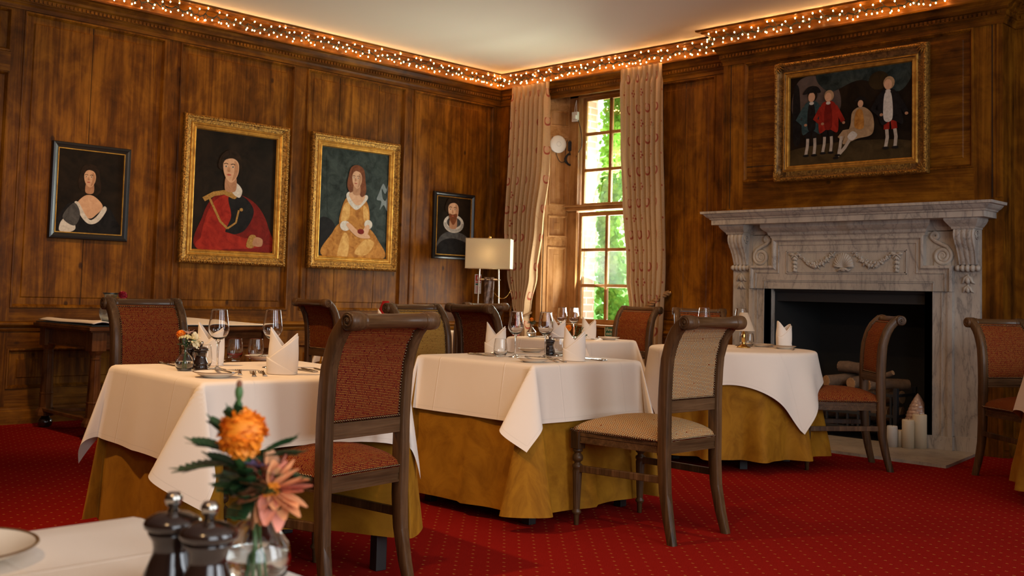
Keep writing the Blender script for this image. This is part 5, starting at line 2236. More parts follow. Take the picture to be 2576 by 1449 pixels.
for i in range(12):
    pinnate(mb, (0, 0, .10 + .002 * i), (math.cos(i * 1.9), math.sin(i * 1.9), .35), .036, 4, .006)
mb.build('leaves', M['darkleaf'], f)
# jug and flower on the side table
vz = empty('glass_jug', (.95, -4.85, SH_ + .021), 'bulbous frosted glass vase on the oak side table behind the red chair', 'vase')
mb = MB()
mb.lathe([(0, 0), (.040, 0), (.052, .006), (.070, .045), (.074, .075), (.064, .115), (.046, .150), (.040, .172), (.044, .196), (.056, .212), (.054, .213), (.041, .197), (.037, .172), (.043, .150), (.061, .115), (.071, .075), (.067, .045), (.050, .010), (0, .006)], seg=36)
mb.build('glass', glass('frosted_glass', (.86, .90, .92, 1), .22), vz)
f = empty('red_rose', (.95, -4.85, SH_ + .021), 'dark red bloom beside the glass vase on the oak side table', 'flower')
mb = MB()
marigold(mb, (.035, .075, .195), .036, (.2, .3, .9), 12)
mb.build('bloom', M['red_petal'], f)
stem_part(f, [(.0, .012, .012), (.005, .01, .14), (.012, .022, .19), (.033, .072, .186)], .0025)
# little table lamps


def table_lamp(loc, mat, label):
    l = empty('table_lamp', loc, label, 'lamp')
    mb = MB()
    mb.lathe([(0, 0), (.048, 0), (.049, .004), (.040, .009), (.022, .020), (.010, .027), (.013, .031), (.010, .035), (.0105, .040), (.0140, .060), (.0145, .085), (.0105, .105), (.006, .112), (.006, .13), (0, .13)], seg=28)
    mb.build('base', M['brass'], l)
    mb = MB()
    mb.lathe([(.0755, .118), (.0265, .245), (.0255, .245), (.0745, .118)], seg=40)
    mb.build('lamp_shade', M[mat], l)
    return l


table_lamp((4.36, -1.84, UPZ), 'shade_white', 'small brass lamp with a white conical shade on the round table')
table_lamp((1.36, -2.64, UPZ), 'shade_red', 'small lamp with a red shade on the table by the left wall')
# ---- pictures ------------------------------------------------------------------------
def paint(name, c1, c2, sc=18):
    t = NT('paint_' + name)
    nz = t.noise(t.coord('Object'), sc, 5, .65, .8)
    t.pbr(t.ramp(nz, [(.32, c1), (.68, c2)]), .6, 0, None, .08)
    return t.m


PT = {
    'dark': paint('dark_ground', (.006, .004, .002, 1), (.020, .012, .006, 1), 5), 'brown': paint('brown_ground', (.016, .010, .004, 1), (.045, .028, .010, 1), 4), 'skin': paint('flesh', (.50, .28, .16, 1), (.62, .38, .23, 1)),
    'skin_dim': paint('shaded_flesh', (.33, .16, .085, 1), (.45, .24, .13, 1)), 'hair': paint('dark_hair', (.010, .006, .003, 1), (.030, .016, .008, 1)), 'auburn': paint('auburn_hair', (.11, .032, .012, 1), (.20, .065, .025, 1)),
    'red': paint('scarlet_cloth', (.19, .010, .006, 1), (.36, .028, .014, 1), 12), 'red2': paint('deep_scarlet', (.10, .006, .004, 1), (.20, .014, .008, 1), 12), 'black': paint('black_cloth', (.006, .005, .005, 1), (.016, .014, .013, 1)),
    'lace': paint('white_lace', (.44, .40, .34, 1), (.66, .61, .53, 1), 40), 'goldp': paint('gold_braid', (.20, .10, .02, 1), (.46, .26, .07, 1), 70), 'amber': paint('amber_silk', (.24, .085, .012, 1), (.52, .24, .05, 1), 14),
    'amber2': paint('pale_silk', (.45, .22, .05, 1), (.68, .42, .14, 1), 16), 'foliage': paint('dark_foliage', (.010, .014, .012, 1), (.045, .060, .052, 1), 9), 'sky': paint('dusk_sky', (.10, .12, .12, 1), (.22, .25, .25, 1), 8),
    'teal': paint('teal_coat', (.018, .040, .044, 1), (.05, .085, .085, 1)), 'buff': paint('buff_coat', (.26, .16, .08, 1), (.42, .28, .15, 1)), 'stock': paint('white_stocking', (.34, .28, .22, 1), (.50, .43, .34, 1)), 'lips': paint('lips', (.36, .07, .04, 1), (.44, .10, .06, 1)),
    'dusk': paint('mauve_cloud', (.055, .040, .034, 1), (.12, .085, .066, 1), 6), 'earth': paint('brown_earth', (.035, .022, .008, 1), (.075, .048, .018, 1), 8), 'grey': paint('grey_cloth', (.035, .033, .032, 1), (.09, .085, .08, 1), 14)}


def blob(pts, n=8):
    """closed smooth curve through points"""
    out = []
    m = len(pts)
    for i in range(m):
        p0, p1, p2, p3 = (Vector(pts[(i + k - 1) % m]) for k in range(4))
        for j in range(n):
            t = j / n
            out.append(tuple(.5 * ((2 * p1) + (p2 - p0) * t + (2 * p0 - 5 * p1 + 4 * p2 - p3) * t * t + (3 * p1 - p0 - 3 * p2 + p3) * t ** 3)))
    return out


def oval(cx, cy, rx, ry, n=22, rot=0):
    c, s = math.cos(rot), math.sin(rot)
    return [(cx + rx * math.cos(2 * PI * i / n) * c - ry * math.sin(2 * PI * i / n) * s, cy + rx * math.cos(2 * PI * i / n) * s + ry * math.sin(2 * PI * i / n) * c) for i in range(n)]


def stroke(pts, w):
    l, r = [], []
    for i, p in enumerate(pts):
        d = (Vector(pts[min(i + 1, len(pts) - 1)]) - Vector(pts[max(i - 1, 0)])).normalized()
        nrm = Vector((-d.y, d.x)) * w
        l.append((p[0] + nrm.x, p[1] + nrm.y))
        r.append((p[0] - nrm.x, p[1] - nrm.y))
    return l + r[::-1]


def picture(T, ua, ub, za, zb, style, ground, shapes, label, cw=None, hang=0.0):
    """framed painting; shapes are (material, polygon) in the canvas' own width-wide coordinates (u right 0..1, v up 0..H/W)"""
    root = empty('framed_painting', (0, 0, 0), label, 'painting', 0, None)
    W = ub - ua
    Hh = zb - za
    f = cw
    mb = MB()
    if style == 'gilt':
        loops = [(0, 0, 0), (0, .030, 0), (.006, .042, 0), (.022, .052, 0), (.034, .048, 0), (.040, .040, 0), (.070, .028, 0), (.074, .034, 1), (.082, .036, 1), (.088, .030, 1), (.094, .025, 1), (.104, .025, 1), (.110, .030, 1), (.116, .028, 1), (f, .014, 1)]
        mats = [M['gilt'], M['gilt_plain'], M['gilt_dark']]
    elif style == 'swept':
        loops = [(0, 0, 0), (0, .035, 0), (.008, .055, 0), (.022, .062, 0), (.032, .054, 0), (.040, .044, 2), (.060, .032, 2), (.080, .034, 2), (.088, .042, 1), (.096, .044, 1), (.102, .034, 2), (.112, .030, 1), (.124, .034, 1), (.130, .030, 1), (f, .012, 1)]
        mats = [M['gilt'], M['gilt_plain'], M['gilt_dark']]
    else:
        loops = [(0, 0, 0), (0, .022, 0), (.006, .030, 0), (.020, .033, 0), (.030, .028, 0), (f - .010, .018, 0), (f - .008, .021, 1), (f - .002, .021, 1), (f, .012, 1)]
        mats = [M['black_frame'], M['gilt_plain']]
    rings = []
    for ins, d, m in loops:
        rings.append(([T(ua + ins, za + ins, d), T(ub - ins, za + ins, d), T(ub - ins, zb - ins, d), T(ua + ins, zb - ins, d)], m))
    for (r0, m0), (r1, m1) in zip(rings, rings[1:]):
        mb.loft([r0, r1], m1, False, False)
    fr = mb.build('frame', mats, root)
    if style != 'black':
        mb = MB()
        rr = random.Random(int(ua * 100) + 5)
        step = .022 if style == 'gilt' else .020
        ins, d = (.016, .050) if style == 'gilt' else (.018, .060)

        def run(a, b, fixed, horiz):
            n = int(abs(b - a) / step)
            for i in range(n):
                u = a + (b - a) * (i + .5) / n
                p = T(u, fixed, d) if horiz else T(fixed, u, d)
                k = .7 + .5 * (i % 3 == 0)
                mb.ball(p, (.0075 * k, .0065 * k, .0075 * k), 6, 4)
        run(ua + ins, ub - ins, za + ins, True)
        run(ua + ins, ub - ins, zb - ins, True)
        run(za + ins, zb - ins, ua + ins, False)
        run(za + ins, zb - ins, ub - ins, False)
        if style == 'swept':
            for uu, zz, sx, sz in ((ua, za, 1, 1), (ub, za, -1, 1), (ub, zb, -1, -1), (ua, zb, 1, -1)):
                for k in range(-3, 4):
                    a = PI / 4 + k * .28
                    pts = [T(uu + sx * (.012 + r * math.cos(a)), zz + sz * (.012 + r * math.sin(a)), .05 - .10 * r + .012 * math.sin(r * 25)) for r in (0, .03, .06, .09)]
                    mb.tube(pts, [.008, .009, .007, .002], 6)
            n = int((zb - za - .24) / .011)
            for i in range(n):
                z = za + .12 + i * .011
                for u0, u1 in ((ua + .044, ua + .084), (ub - .044, ub - .084)):
                    mb.tube([T(u0, z, .041), T((u0 + u1) / 2, z, .034), T(u1, z, .037)], .0038, 5)
            n = int((ub - ua - .24) / .011)
            for i in range(n):
                u = ua + .12 + i * .011
                mb.tube([T(u, za + .044, .041), T(u, za + .064, .034), T(u, za + .084, .037)], .0038, 5)
        mb.build('carved_border', M['gilt'], fr)
    mb = MB()
    ca, cb, wa, wb = ua + f - .002, ub - f + .002, za + f - .002, zb - f + .002
    names = [ground] + sorted({s[0] for s in shapes})
    mats = [PT[n] for n in names]
    mb.add([T(ca, wa, .011), T(cb, wa, .011), T(cb, wb, .011), T(ca, wb, .011)], [(0, 1, 2, 3)], 0, None, False)
    cwid = cb - ca
    for i, (mn, poly) in enumerate(shapes):
        d = .0114 + .00035 * i
        vmax = (wb - wa) / cwid
        vs = [T(ca + cwid * min(1, max(0, p[0])), wa + cwid * min(vmax, max(0, p[1])), d) for p in poly]
        mb.add(vs, [tuple(range(len(vs)))], names.index(mn), None, False)
    mb.build('canvas', mats, root)
    return root


def head(cx, cy, s, hair='hair', skin='skin', long_=False, turn=.15, beard=False):
    o = []
    if long_:
        o.append((hair, blob([(cx - 1.25 * s, cy + .3 * s), (cx - .9 * s, cy + 1.35 * s), (cx, cy + 1.75 * s), (cx + 1.0 * s, cy + 1.3 * s), (cx + 1.3 * s, cy), (cx + 1.45 * s, cy - 1.5 * s), (cx + .8 * s, cy - 2.1 * s), (cx, cy - 1.2 * s), (cx - .9 * s, cy - 1.7 * s), (cx - 1.4 * s, cy - .9 * s)])))
    else:
        o.append((hair, blob([(cx - 1.02 * s, cy - .1 * s), (cx - .98 * s, cy + .9 * s), (cx - .2 * s, cy + 1.55 * s), (cx + .7 * s, cy + 1.3 * s), (cx + 1.0 * s, cy + .3 * s), (cx + .7 * s, cy - .2 * s)])))
    o.append(('skin_dim', blob([(cx - .36 * s, cy - .5 * s), (cx + .45 * s, cy - .5 * s), (cx + .52 * s, cy - 1.8 * s), (cx - .45 * s, cy - 1.8 * s)])))
    o.append((skin, blob([(cx - .72 * s, cy + .35 * s), (cx - .35 * s, cy + 1.05 * s), (cx + .4 * s, cy + 1.0 * s), (cx + .74 * s, cy + .3 * s), (cx + .62 * s, cy - .55 * s), (cx + .1 * s, cy - 1.15 * s), (cx - .52 * s, cy - .65 * s)])))
    o.append(('skin_dim', blob([(cx + .30 * s, cy + .7 * s), (cx + .66 * s, cy + .3 * s), (cx + .58 * s, cy - .5 * s), (cx + .15 * s, cy - 1.0 * s), (cx + .32 * s, cy - .2 * s)])))
    if long_:
        o.append((hair, blob([(cx - .78 * s, cy + .35 * s), (cx - .62 * s, cy + 1.2 * s), (cx, cy + 1.45 * s), (cx + .7 * s, cy + 1.1 * s), (cx + .82 * s, cy + .3 * s), (cx + .5 * s, cy + .82 * s), (cx - .1 * s, cy + 1.0 * s), (cx - .5 * s, cy + .82 * s)])))
    else:
        o.append((hair, blob([(cx - .86 * s, cy + .1 * s), (cx - .80 * s, cy + .95 * s), (cx - .1 * s, cy + 1.42 * s), (cx + .66 * s, cy + 1.15 * s), (cx + .84 * s, cy + .1 * s), (cx + .62 * s, cy + .62 * s), (cx + .2 * s, cy + .86 * s), (cx - .30 * s, cy + .80 * s), (cx - .62 * s, cy + .60 * s)])))
    for e in (-1, 1):
        ex = cx - turn * s + e * .32 * s
        o.append(('lace', oval(ex, cy + .16 * s, .13 * s, .06 * s, 12)))
        o.append(('hair', oval(ex, cy + .16 * s, .06 * s, .062 * s, 10)))
        o.append(('hair', stroke([(ex - .2 * s, cy + .34 * s), (ex, cy + .42 * s), (ex + .2 * s, cy + .36 * s)], .028 * s)))
    o.append(('skin_dim', blob([(cx - turn * s - .03 * s, cy + .15 * s), (cx - turn * s + .09 * s, cy - .22 * s), (cx - turn * s - .12 * s, cy - .25 * s)])))
    o.append(('lips', oval(cx - turn * s, cy - .52 * s, .20 * s, .065 * s, 12)))
    if beard:
        o.append(('auburn', blob([(cx - .6 * s, cy - .35 * s), (cx - turn * s, cy - .40 * s), (cx + .5 * s, cy - .3 * s), (cx + .42 * s, cy - 1.0 * s), (cx, cy - 1.5 * s), (cx - .46 * s, cy - 1.0 * s)])))
        o.append(('lips', oval(cx - turn * s, cy - .56 * s, .16 * s, .05 * s, 10)))
    return o


TP = lambda u, z, d: (.004 + d, u, z)
# 1: lady with bare shoulders in an ebonised frame
sh = [('black', blob([(.04, .0), (.08, .30), (.26, .46), (.5, .38), (.74, .44), (.90, .26), (.96, 0)])), ('skin', blob([(.30, .42), (.42, .56), (.56, .56), (.70, .42), (.60, .28), (.50, .22), (.38, .30)])),
      ('lace', blob([(.27, .44), (.33, .45), (.43, .29), (.52, .20), (.62, .27), (.72, .42), (.76, .36), (.64, .18), (.50, .14), (.38, .24)])), ('lace', blob([(.06, .02), (.10, .18), (.24, .20), (.30, .06), (.20, 0)])), ('grey', blob([(.10, .22), (.26, .44), (.36, .28), (.28, .10)]))]
sh += head(.48, .83, .122, 'hair', 'skin', True)
picture(TP, -4.955, -4.312, 1.437, 2.206, 'black', 'dark', sh, 'small dark portrait of a bare-shouldered lady in a black frame, leftmost painting', .056)
# 2: officer in a scarlet coat
sh = [('red2', blob([(.08, 0), (.12, .42), (.24, .66), (.42, .72), (.62, .70), (.80, .58), (.93, .34), (.96, 0)])), ('red', blob([(.12, .02), (.16, .42), (.28, .64), (.42, .70), (.52, .60), (.50, .30), (.42, .04)])),
      ('black', blob([(.42, .68), (.60, .70), (.74, .52), (.62, .26), (.40, .22), (.46, .44)])), ('red', blob([(.06, .10), (.30, .24), (.62, .18), (.80, .16), (.80, .06), (.40, .02), (.10, 0)])), ('goldp', stroke([(.12, .62), (.24, .70), (.40, .74)], .028)),
      ('goldp', stroke([(.18, .66), (.26, .50), (.33, .36), (.42, .28)], .014)), ('goldp', stroke([(.42, .28), (.52, .36), (.55, .52)], .011)), ('goldp', blob([(.36, .72), (.42, .84), (.52, .74), (.50, .66), (.42, .68)])), ('lace', blob([(.46, .74), (.50, .86), (.58, .78), (.55, .68)])),
      ('goldp', blob([(.66, .07), (.70, .21), (.78, .20), (.75, .06)])), ('skin_dim', blob([(.74, .09), (.77, .19), (.86, .17), (.85, .08)])), ('goldp', oval(.58, .53, .022, .022, 10))]
sh = [(m_, [(p[0], p[1] * .87) for p in q_]) for m_, q_ in sh]
sh += head(.43, .90, .132, 'hair', 'skin')
picture(TP, -3.853, -2.790, 1.285, 2.585, 'gilt', 'dark', sh, 'tall gold-framed portrait of a man in a scarlet coat with folded arms', .126)
# 3: lady in an amber silk gown
sh = [('sky', blob([(.86, .80), (.92, .92), (.97, .86), (1, .90), (1, .60), (.94, .66), (.88, .60), (.90, .70), (.83, .72)])), ('foliage', blob([(.90, .86), (.95, .80), (.99, .84), (.97, .72), (.92, .74)])), ('black', blob([(0, 0), (0, .42), (.20, .40), (.28, .12), (.3, 0)])), ('foliage', stroke([(.10, 1.2), (.14, .5)], .03)), ('amber', blob([(.10, 0), (.22, .30), (.36, .44), (.70, .42), (.90, .24), (.97, 0)])),
      ('amber2', blob([(.30, .0), (.38, .30), (.46, .24), (.44, 0)])), ('amber2', blob([(.55, .06), (.70, .24), (.84, .20), (.72, .04)])), ('amber', blob([(.32, .40), (.36, .68), (.46, .80), (.64, .80), (.74, .66), (.74, .42), (.54, .36)])), ('amber2', blob([(.34, .46), (.37, .66), (.45, .70), (.45, .50)])), ('amber2', blob([(.66, .68), (.73, .62), (.74, .46), (.67, .50)])),
      ('lace', blob([(.40, .80), (.46, .84), (.56, .68), (.68, .82), (.72, .78), (.62, .66), (.54, .62), (.44, .70)])), ('skin', blob([(.44, .82), (.52, .88), (.60, .88), (.68, .81), (.62, .70), (.55, .68), (.48, .74)])), ('lace', oval(.40, .40, .075, .065)), ('lace', oval(.74, .44, .06, .06)), ('skin', blob([(.42, .40), (.58, .27), (.76, .26), (.74, .31), (.60, .34), (.46, .44)])), ('skin', blob([(.70, .42), (.76, .42), (.72, .29), (.64, .30)])), ('red2', oval(.63, .34, .05, .035))]
sh = [(m_, [(p[0] - .03, p[1] * .92) for p in q_]) if m_ not in ('sky', 'foliage', 'black') else (m_, q_) for m_, q_ in sh]
sh += head(.515, .935, .098, 'auburn', 'skin', True)
picture(TP, -2.535, -1.462, 1.287, 2.590, 'gilt', 'foliage', sh, 'tall gold-framed portrait of a red-haired lady in an amber silk gown', .126)
# 4: bearded man in a ruff
sh = [('grey', blob([(.02, .0), (.06, .30), (.28, .48), (.66, .50), (.98, .34), (1, 0)])), ('black', blob([(.06, 0), (.12, .26), (.5, .36), (.95, .24), (1, 0)])), ('lace', oval(.50, .68, .30, .20)), ('grey', oval(.50, .71, .21, .115))]
for i in range(22):
    a = PI + PI * i / 21
    sh.append(('grey', stroke([(.50 + .22 * math.cos(a), .69 + .14 * math.sin(a)), (.50 + .285 * math.cos(a), .68 + .188 * math.sin(a))], .0045)))
sh += head(.46, .96, .205, 'hair', 'skin', False, .1, True)
picture(TP, -.972, -.384, 1.447, 2.160, 'black', 'dark', sh, 'small black-framed portrait of a bearded man in a white ruff, by the floor lamp', .052)


# 5: four gentlemen in a park, above the mantel
def gent(x, y, s, coat, waist, breech, hat=True, lean=0.0):
    o = []
    for k, dx in ((-1, -.14), (1, .12)):
        o.append(('stock', stroke([(x + dx * s + lean * .3, y + .70 * s), (x + dx * 1.1 * s, y + .36 * s), (x + dx * 1.2 * s - .01, y + .05 * s)], .055 * s)))
        o.append(('black', oval(x + dx * 1.2 * s - .04 * s, y + .03 * s, .12 * s, .045 * s, 12)))
        o.append((breech, stroke([(x + dx * .8 * s + lean * .5, y + 1.05 * s), (x + dx * s + lean * .3, y + .62 * s)], .095 * s)))
    o.append((coat, blob([(x - .34 * s, y + .78 * s), (x - .36 * s + lean, y + 1.4 * s), (x - .22 * s + lean, y + 1.86 * s), (x + .2 * s + lean, y + 1.86 * s), (x + .38 * s + lean, y + 1.4 * s), (x + .36 * s, y + .76 * s), (x, y + .9 * s)])))
    o.append((waist, blob([(x - .14 * s + lean, y + .95 * s), (x - .12 * s + lean, y + 1.75 * s), (x + .1 * s + lean, y + 1.75 * s), (x + .14 * s + lean, y + .95 * s)])))
    o.append((coat, stroke([(x - .26 * s + lean, y + 1.7 * s), (x - .52 * s + lean, y + 1.3 * s), (x - .26 * s + lean, y + 1.12 * s)], .085 * s)))
    o.append((coat, stroke([(x + .26 * s + lean, y + 1.7 * s), (x + .46 * s + lean, y + 1.35 * s), (x + .58 * s + lean, y + 1.12 * s)], .085 * s)))
    o.append(('skin_dim', oval(x + .60 * s + lean, y + 1.07 * s, .06 * s, .05 * s, 10)))
    o.append(('skin_dim', oval(x - .22 * s + lean, y + 1.10 * s, .06 * s, .05 * s, 10)))
    o.append(('lace', oval(x + lean, y + 1.84 * s, .09 * s, .06 * s, 10)))
    o.append(('hair' if hat else 'buff', oval(x + lean + .03 * s, y + 2.10 * s, .19 * s, .21 * s, 14)))
    o.append(('skin', oval(x + lean, y + 2.05 * s, .13 * s, .17 * s, 14)))
    if hat:
        o.append(('black', blob([(x - .34 * s + lean, y + 2.18 * s), (x - .12 * s + lean, y + 2.42 * s), (x + .2 * s + lean, y + 2.40 * s), (x + .34 * s + lean, y + 2.18 * s), (x + lean, y + 2.20 * s)])))
    return o


sh = [('dusk', blob([(.02, .42), (.06, .66), (.22, .70), (.40, .60), (.42, .40), (.2, .34)])), ('earth', blob([(0, 0), (0, .12), (.5, .16), (1, .12), (1, 0)])), ('black', blob([(.03, .2), (.03, .60), (.08, .60), (.09, .2)])), ('foliage', blob([(.24, .72), (.34, .56), (.6, .62), (.9, .5), (1, .7), (.7, .73)])), ('brown', oval(.74, .60, .08, .07))]
sh += gent(.19, .065, .228, 'teal', 'black', 'black')
sh += gent(.335, .075, .215, 'red', 'red2', 'black', False)
sh += gent(.85, .075, .235, 'black', 'lace', 'red', False, -.03)
sh += [('buff', blob([(.46, .14), (.52, .27), (.54, .38), (.62, .41), (.70, .34), (.70, .20), (.58, .17)])), ('buff', stroke([(.60, .23), (.47, .22), (.44, .18)], .026)), ('stock', stroke([(.45, .20), (.44, .12), (.43, .07)], .012)), ('stock', stroke([(.54, .20), (.48, .11), (.42, .05)], .013)), ('black', oval(.42, .055, .025, .009)), ('black', oval(.405, .035, .025, .009)), ('amber', blob([(.56, .26), (.57, .38), (.62, .38), (.63, .25)])), ('lace', blob([(.50, .19), (.54, .23), (.58, .20), (.54, .16)])), ('skin', oval(.605, .435, .022, .028)), ('black', blob([(.555, .455), (.59, .49), (.64, .48), (.65, .455), (.60, .462)]))]
TPR = lambda u, z, d: (u, BR - .008 - d, z)
picture(TPR, 3.666, 5.002, 2.107, 3.130, 'swept', 'dark', sh, 'wide gilt-framed group painting of four men hanging above the fireplace', .136)

# ---- curtains ---------------------------------------------------------------------------
def curtain(left, right, label, folds, seed, yc, tie=None):
    """left, right: tables (z, x) of the edges from top to bottom"""
    rr = random.Random(seed)
    L = [(-z, x) for z, x in left]
    Rr = [(-z, x) for z, x in right]
    zt, zb = left[0][0], left[-1][0]
    NU, NV = 150, 90
    ph = [rr.uniform(-.5, .5) for _ in range(folds + 2)]

    def f(u, v):
        z = zt + (zb - zt) * v
        a, b = interp(L, -z)[0], interp(Rr, -z)[0]
        uu = u + .010 * math.sin(u * 21 + seed) * min(1, v * 6)
        w = b - a
        k = folds
        h = zt - z
        if h < .16:                 # pinched heading: doubled narrow pleats
            t = u * k
            fr = t - math.floor(t)
            pin = math.exp(-((fr - .5) / .20) ** 2)
            tt = abs(h - .11) / .11
            off = .028 * pin * (.55 + .45 * min(1, tt)) * (1 - .45 * math.exp(-((fr - .5) / .045) ** 2))
            blend = max(0, (h - .09) / .07)
        else:
            off, blend = 0, 1
        s = math.sin(2 * PI * (uu * k + .08 * math.sin(3 * h + seed))) + .25 * math.sin(4 * PI * uu * k + ph[int(u * k)])
        amp = .024 + .022 * min(1, h / 1.5)
        y2 = amp * s
        y = yc - (off * (1 - blend) + y2 * blend)
        xs = a + w * (uu + .010 * math.cos(2 * PI * uu * k) * blend)
        return (xs, y, z)
    mb = MB()
    mb.grid(NU, NV, f, 0, lambda u, v: (u * 1.55 + seed, v * (zt - zb) + .05))
    o = mb.build('curtain', M['curtain'], None)
    return tag(o, label, 'curtain', 'flowered window curtains')


curtain([(3.362, .285), (2.45, .272), (1.82, .265), (1.30, .33), (.97, .42), (.85, .46), (.70, .44), (.06, .38)],
        [(3.362, .842), (2.45, .846), (1.82, .782), (1.30, .70), (.97, .612), (.85, .585), (.70, .62), (.06, .70)],
        'flowered beige curtain left of the window, gathered low by a tasselled rope', 8, 3, -.115)
curtain([(3.362, 1.812), (2.6, 1.85), (2.06, 1.887), (1.28, 1.96), (1.0, 2.01), (.85, 2.05), (.70, 2.04), (.06, 2.0)],
        [(3.362, 2.322), (2.6, 2.34), (2.06, 2.350), (1.28, 2.376), (1.0, 2.37), (.85, 2.365), (.70, 2.36), (.06, 2.37)],
        'flowered beige curtain right of the window', 8, 6, -.115)
# tie-backs
def rope(root, path, r, name='rope'):
    mb = MB()
    P = [Vector(p) for p in path]
    # resample
    dense = []
    for p, q in zip(P, P[1:]):
        n = max(2, int((q - p).length / .006))
        dense += [p.lerp(q, i / n) for i in range(n)]
    dense.append(P[-1])
    for s in (0, PI * 2 / 3, PI * 4 / 3):
        pts = []
        for i, p in enumerate(dense):
            t = (dense[min(i + 1, len(dense) - 1)] - dense[max(0, i - 1)]).normalized()
            n1 = t.orthogonal().normalized()
            n2 = t.cross(n1)
            a = i * .42 + s
            pts.append(p + n1 * (r * math.cos(a)) + n2 * (r * math.sin(a)))
        mb.tube(pts, r * .75, 6)
    return mb.build(name, M['rope'], root)


def arc3(a, m, b, n=14):
    a, m, b = Vector(a), Vector(m), Vector(b)
    return [a * (1 - t) ** 2 + m * (2 * t * (1 - t)) + b * t * t for t in [i / n for i in range(n + 1)]]


tb = empty('curtain_tieback', (0, 0, 0), 'twisted rope tieback with a red tassel on the left curtain', 'tieback')
rope(tb, arc3((.30, -.015, 1.10), (.31, -.12, .80), (.50, -.215, .845)) + arc3((.50, -.215, .845), (.62, -.20, .85), (.60, -.05, .90))[1:], .008)
mb = MB()
mb.ball((.545, -.215, .83), (.030, .022, .034), 14, 10)
mb.ball((.520, -.22, .86), (.02, .016, .018), 10, 8)
mb.build('knot', M['tassel'], tb)
mb = MB()
mb.lathe([(0, .80), (.012, .80), (.022, .79), (.026, .775), (.020, .757), (.024, .745), (.033, .72), (.040, .66), (.043, .60), (0, .60)], (.548, -.225, 0), 26, 0, None, 'z', (.60, .75))
mb.build('tassel', M['tassel'], tb)
tb = empty('curtain_tieback', (0, 0, 0), 'twisted rope tieback running from a wall hook to the right curtain', 'tieback')
rope(tb, arc3((2.395, -.03, 1.145), (2.34, -.16, 1.10), (2.20, -.205, .93)) + arc3((2.20, -.205, .93), (2.05, -.21, .84), (2.00, -.06, .85))[1:], .016)
mb = MB()
mb.ball((2.397, -.018, 1.15), .016, 12, 8)
mb.build('hook', M['brass'], tb)

# ---- floor lamp --------------------------------------------------------------------------
fl = empty('floor_lamp', (.51, -.61, 0), 'lit floor lamp with a rectangular linen shade and two metal uprights in the corner', 'lamp', math.radians(36))
mb = MB()
w, d = .235, .105
for z0, z1 in ((1.350, 1.660),):
    for a, b, c, e in ((-w, w, -d, -d), (w, w, -d, d), (w, -w, d, d), (-w, -w, d, -d)):
        mb.add([(a, c, z0), (b, e, z0), (b, e, z1), (a, c, z1)], [(0, 1, 2, 3)], 0, None, False)
mb.build('lamp_shade', M['shade'], fl, solid=.002)
mb = MB()
for z in (1.350, 1.660):
    for s in (-1, 1):
        mb.tube([(-w, s * d, z), (w, s * d, z)], .003, 6)
        mb.tube([(s * w, -d, z), (s * w, d, z)], .003, 6)
mb.tube([(-w, 0, 1.655), (w, 0, 1.655)], .003, 6)
mb.build('shade_wire', M['lampmetal'], fl)
mb = MB()
mb.lathe([(0, 1.655), (.006, 1.655), (.006, 1.664), (.016, 1.668), (.018, 1.680), (.010, 1.690), (0, 1.692)], seg=16)
mb.build('finial', M['brass'], fl)
for s in (-1, 1):
    mb = MB()
    pts = [(s * (.088 + .022 * math.sin(PI * (1.66 - z) / 1.64)), 0, z) for z in np.linspace(1.655, .02, 24)]
    mb.tube(pts, .0085, 10)
    mb.build('upright', M['lampmetal'], fl)
mb = MB()
mb.tube([(-.125, 0, 1.235), (.125, 0, 1.235)], .006, 10)
for s in (-1, 1):
    mb.tube([(s * .052, 0, 1.235), (s * .088, 0, 1.235)], .012, 10)
mb.build('crossbar', M['lampmetal'], fl)
plt = NT('mottled_bronze_plate')
nz = plt.noise(plt.coord('Object', (1, 1, .4)), 45, 4, .7, .6)
plt.pbr(plt.ramp(nz, [(.35, (.03, .018, .014, 1)), (.6, (.20, .13, .10, 1)), (.75, (.42, .32, .26, 1))]), .3, .4)
mb = MB()
mb.grid(10, 20, lambda u, v: (-.050 + .100 * u, .018 + .006 * math.sin(u * 9 + v * 4), 1.262 - .34 * v), 0)
mb.build('hanging_plate', plt.m, fl, solid=.008)
mb = MB()
for s in (-1, 1):
    mb.lathe([(.016, -.012), (.019, -.012), (.019, .012), (.016, .012), (.016, -.012)], (s * .033, .008, 1.243), 18, 0, None, 'x')
mb.build('hanging_loop', plt.m, fl)
mb = MB()
for p, q in zip(arc3((.05, -.01, 1.12), (.16, -.02, .96), (.24, -.05, 1.13), 30), arc3((.05, -.01, 1.12), (.16, -.02, .96), (.24, -.05, 1.13), 30)[1:]):
    mb.ball(tuple((p + q) / 2), (.0045, .003, .0035), 6, 5)
mb.build('pull_chain', M['brass'], fl)
mb = MB()
mb.prism([(-.20, -.11), (.20, -.11), (.20, .11), (-.20, .11)], .0, .02)
mb.build('base', M['lampmetal'], fl, bevel=.004)
mb = MB()
mb.ball((0, 0, 1.50), (.028, .028, .034), 16, 10)
mb.build('bulb', emis('warm_lamp_bulb', (1, .74, .45, 1), 38), fl)
mb = MB()
mb.tube([(0, 0, 1.38), (0, 0, 1.47)], .014, 10)
mb.tube([(-.09, 0, 1.385), (.09, 0, 1.385)], .005, 8)
mb.build('bulb_holder', M['lampmetal'], fl)

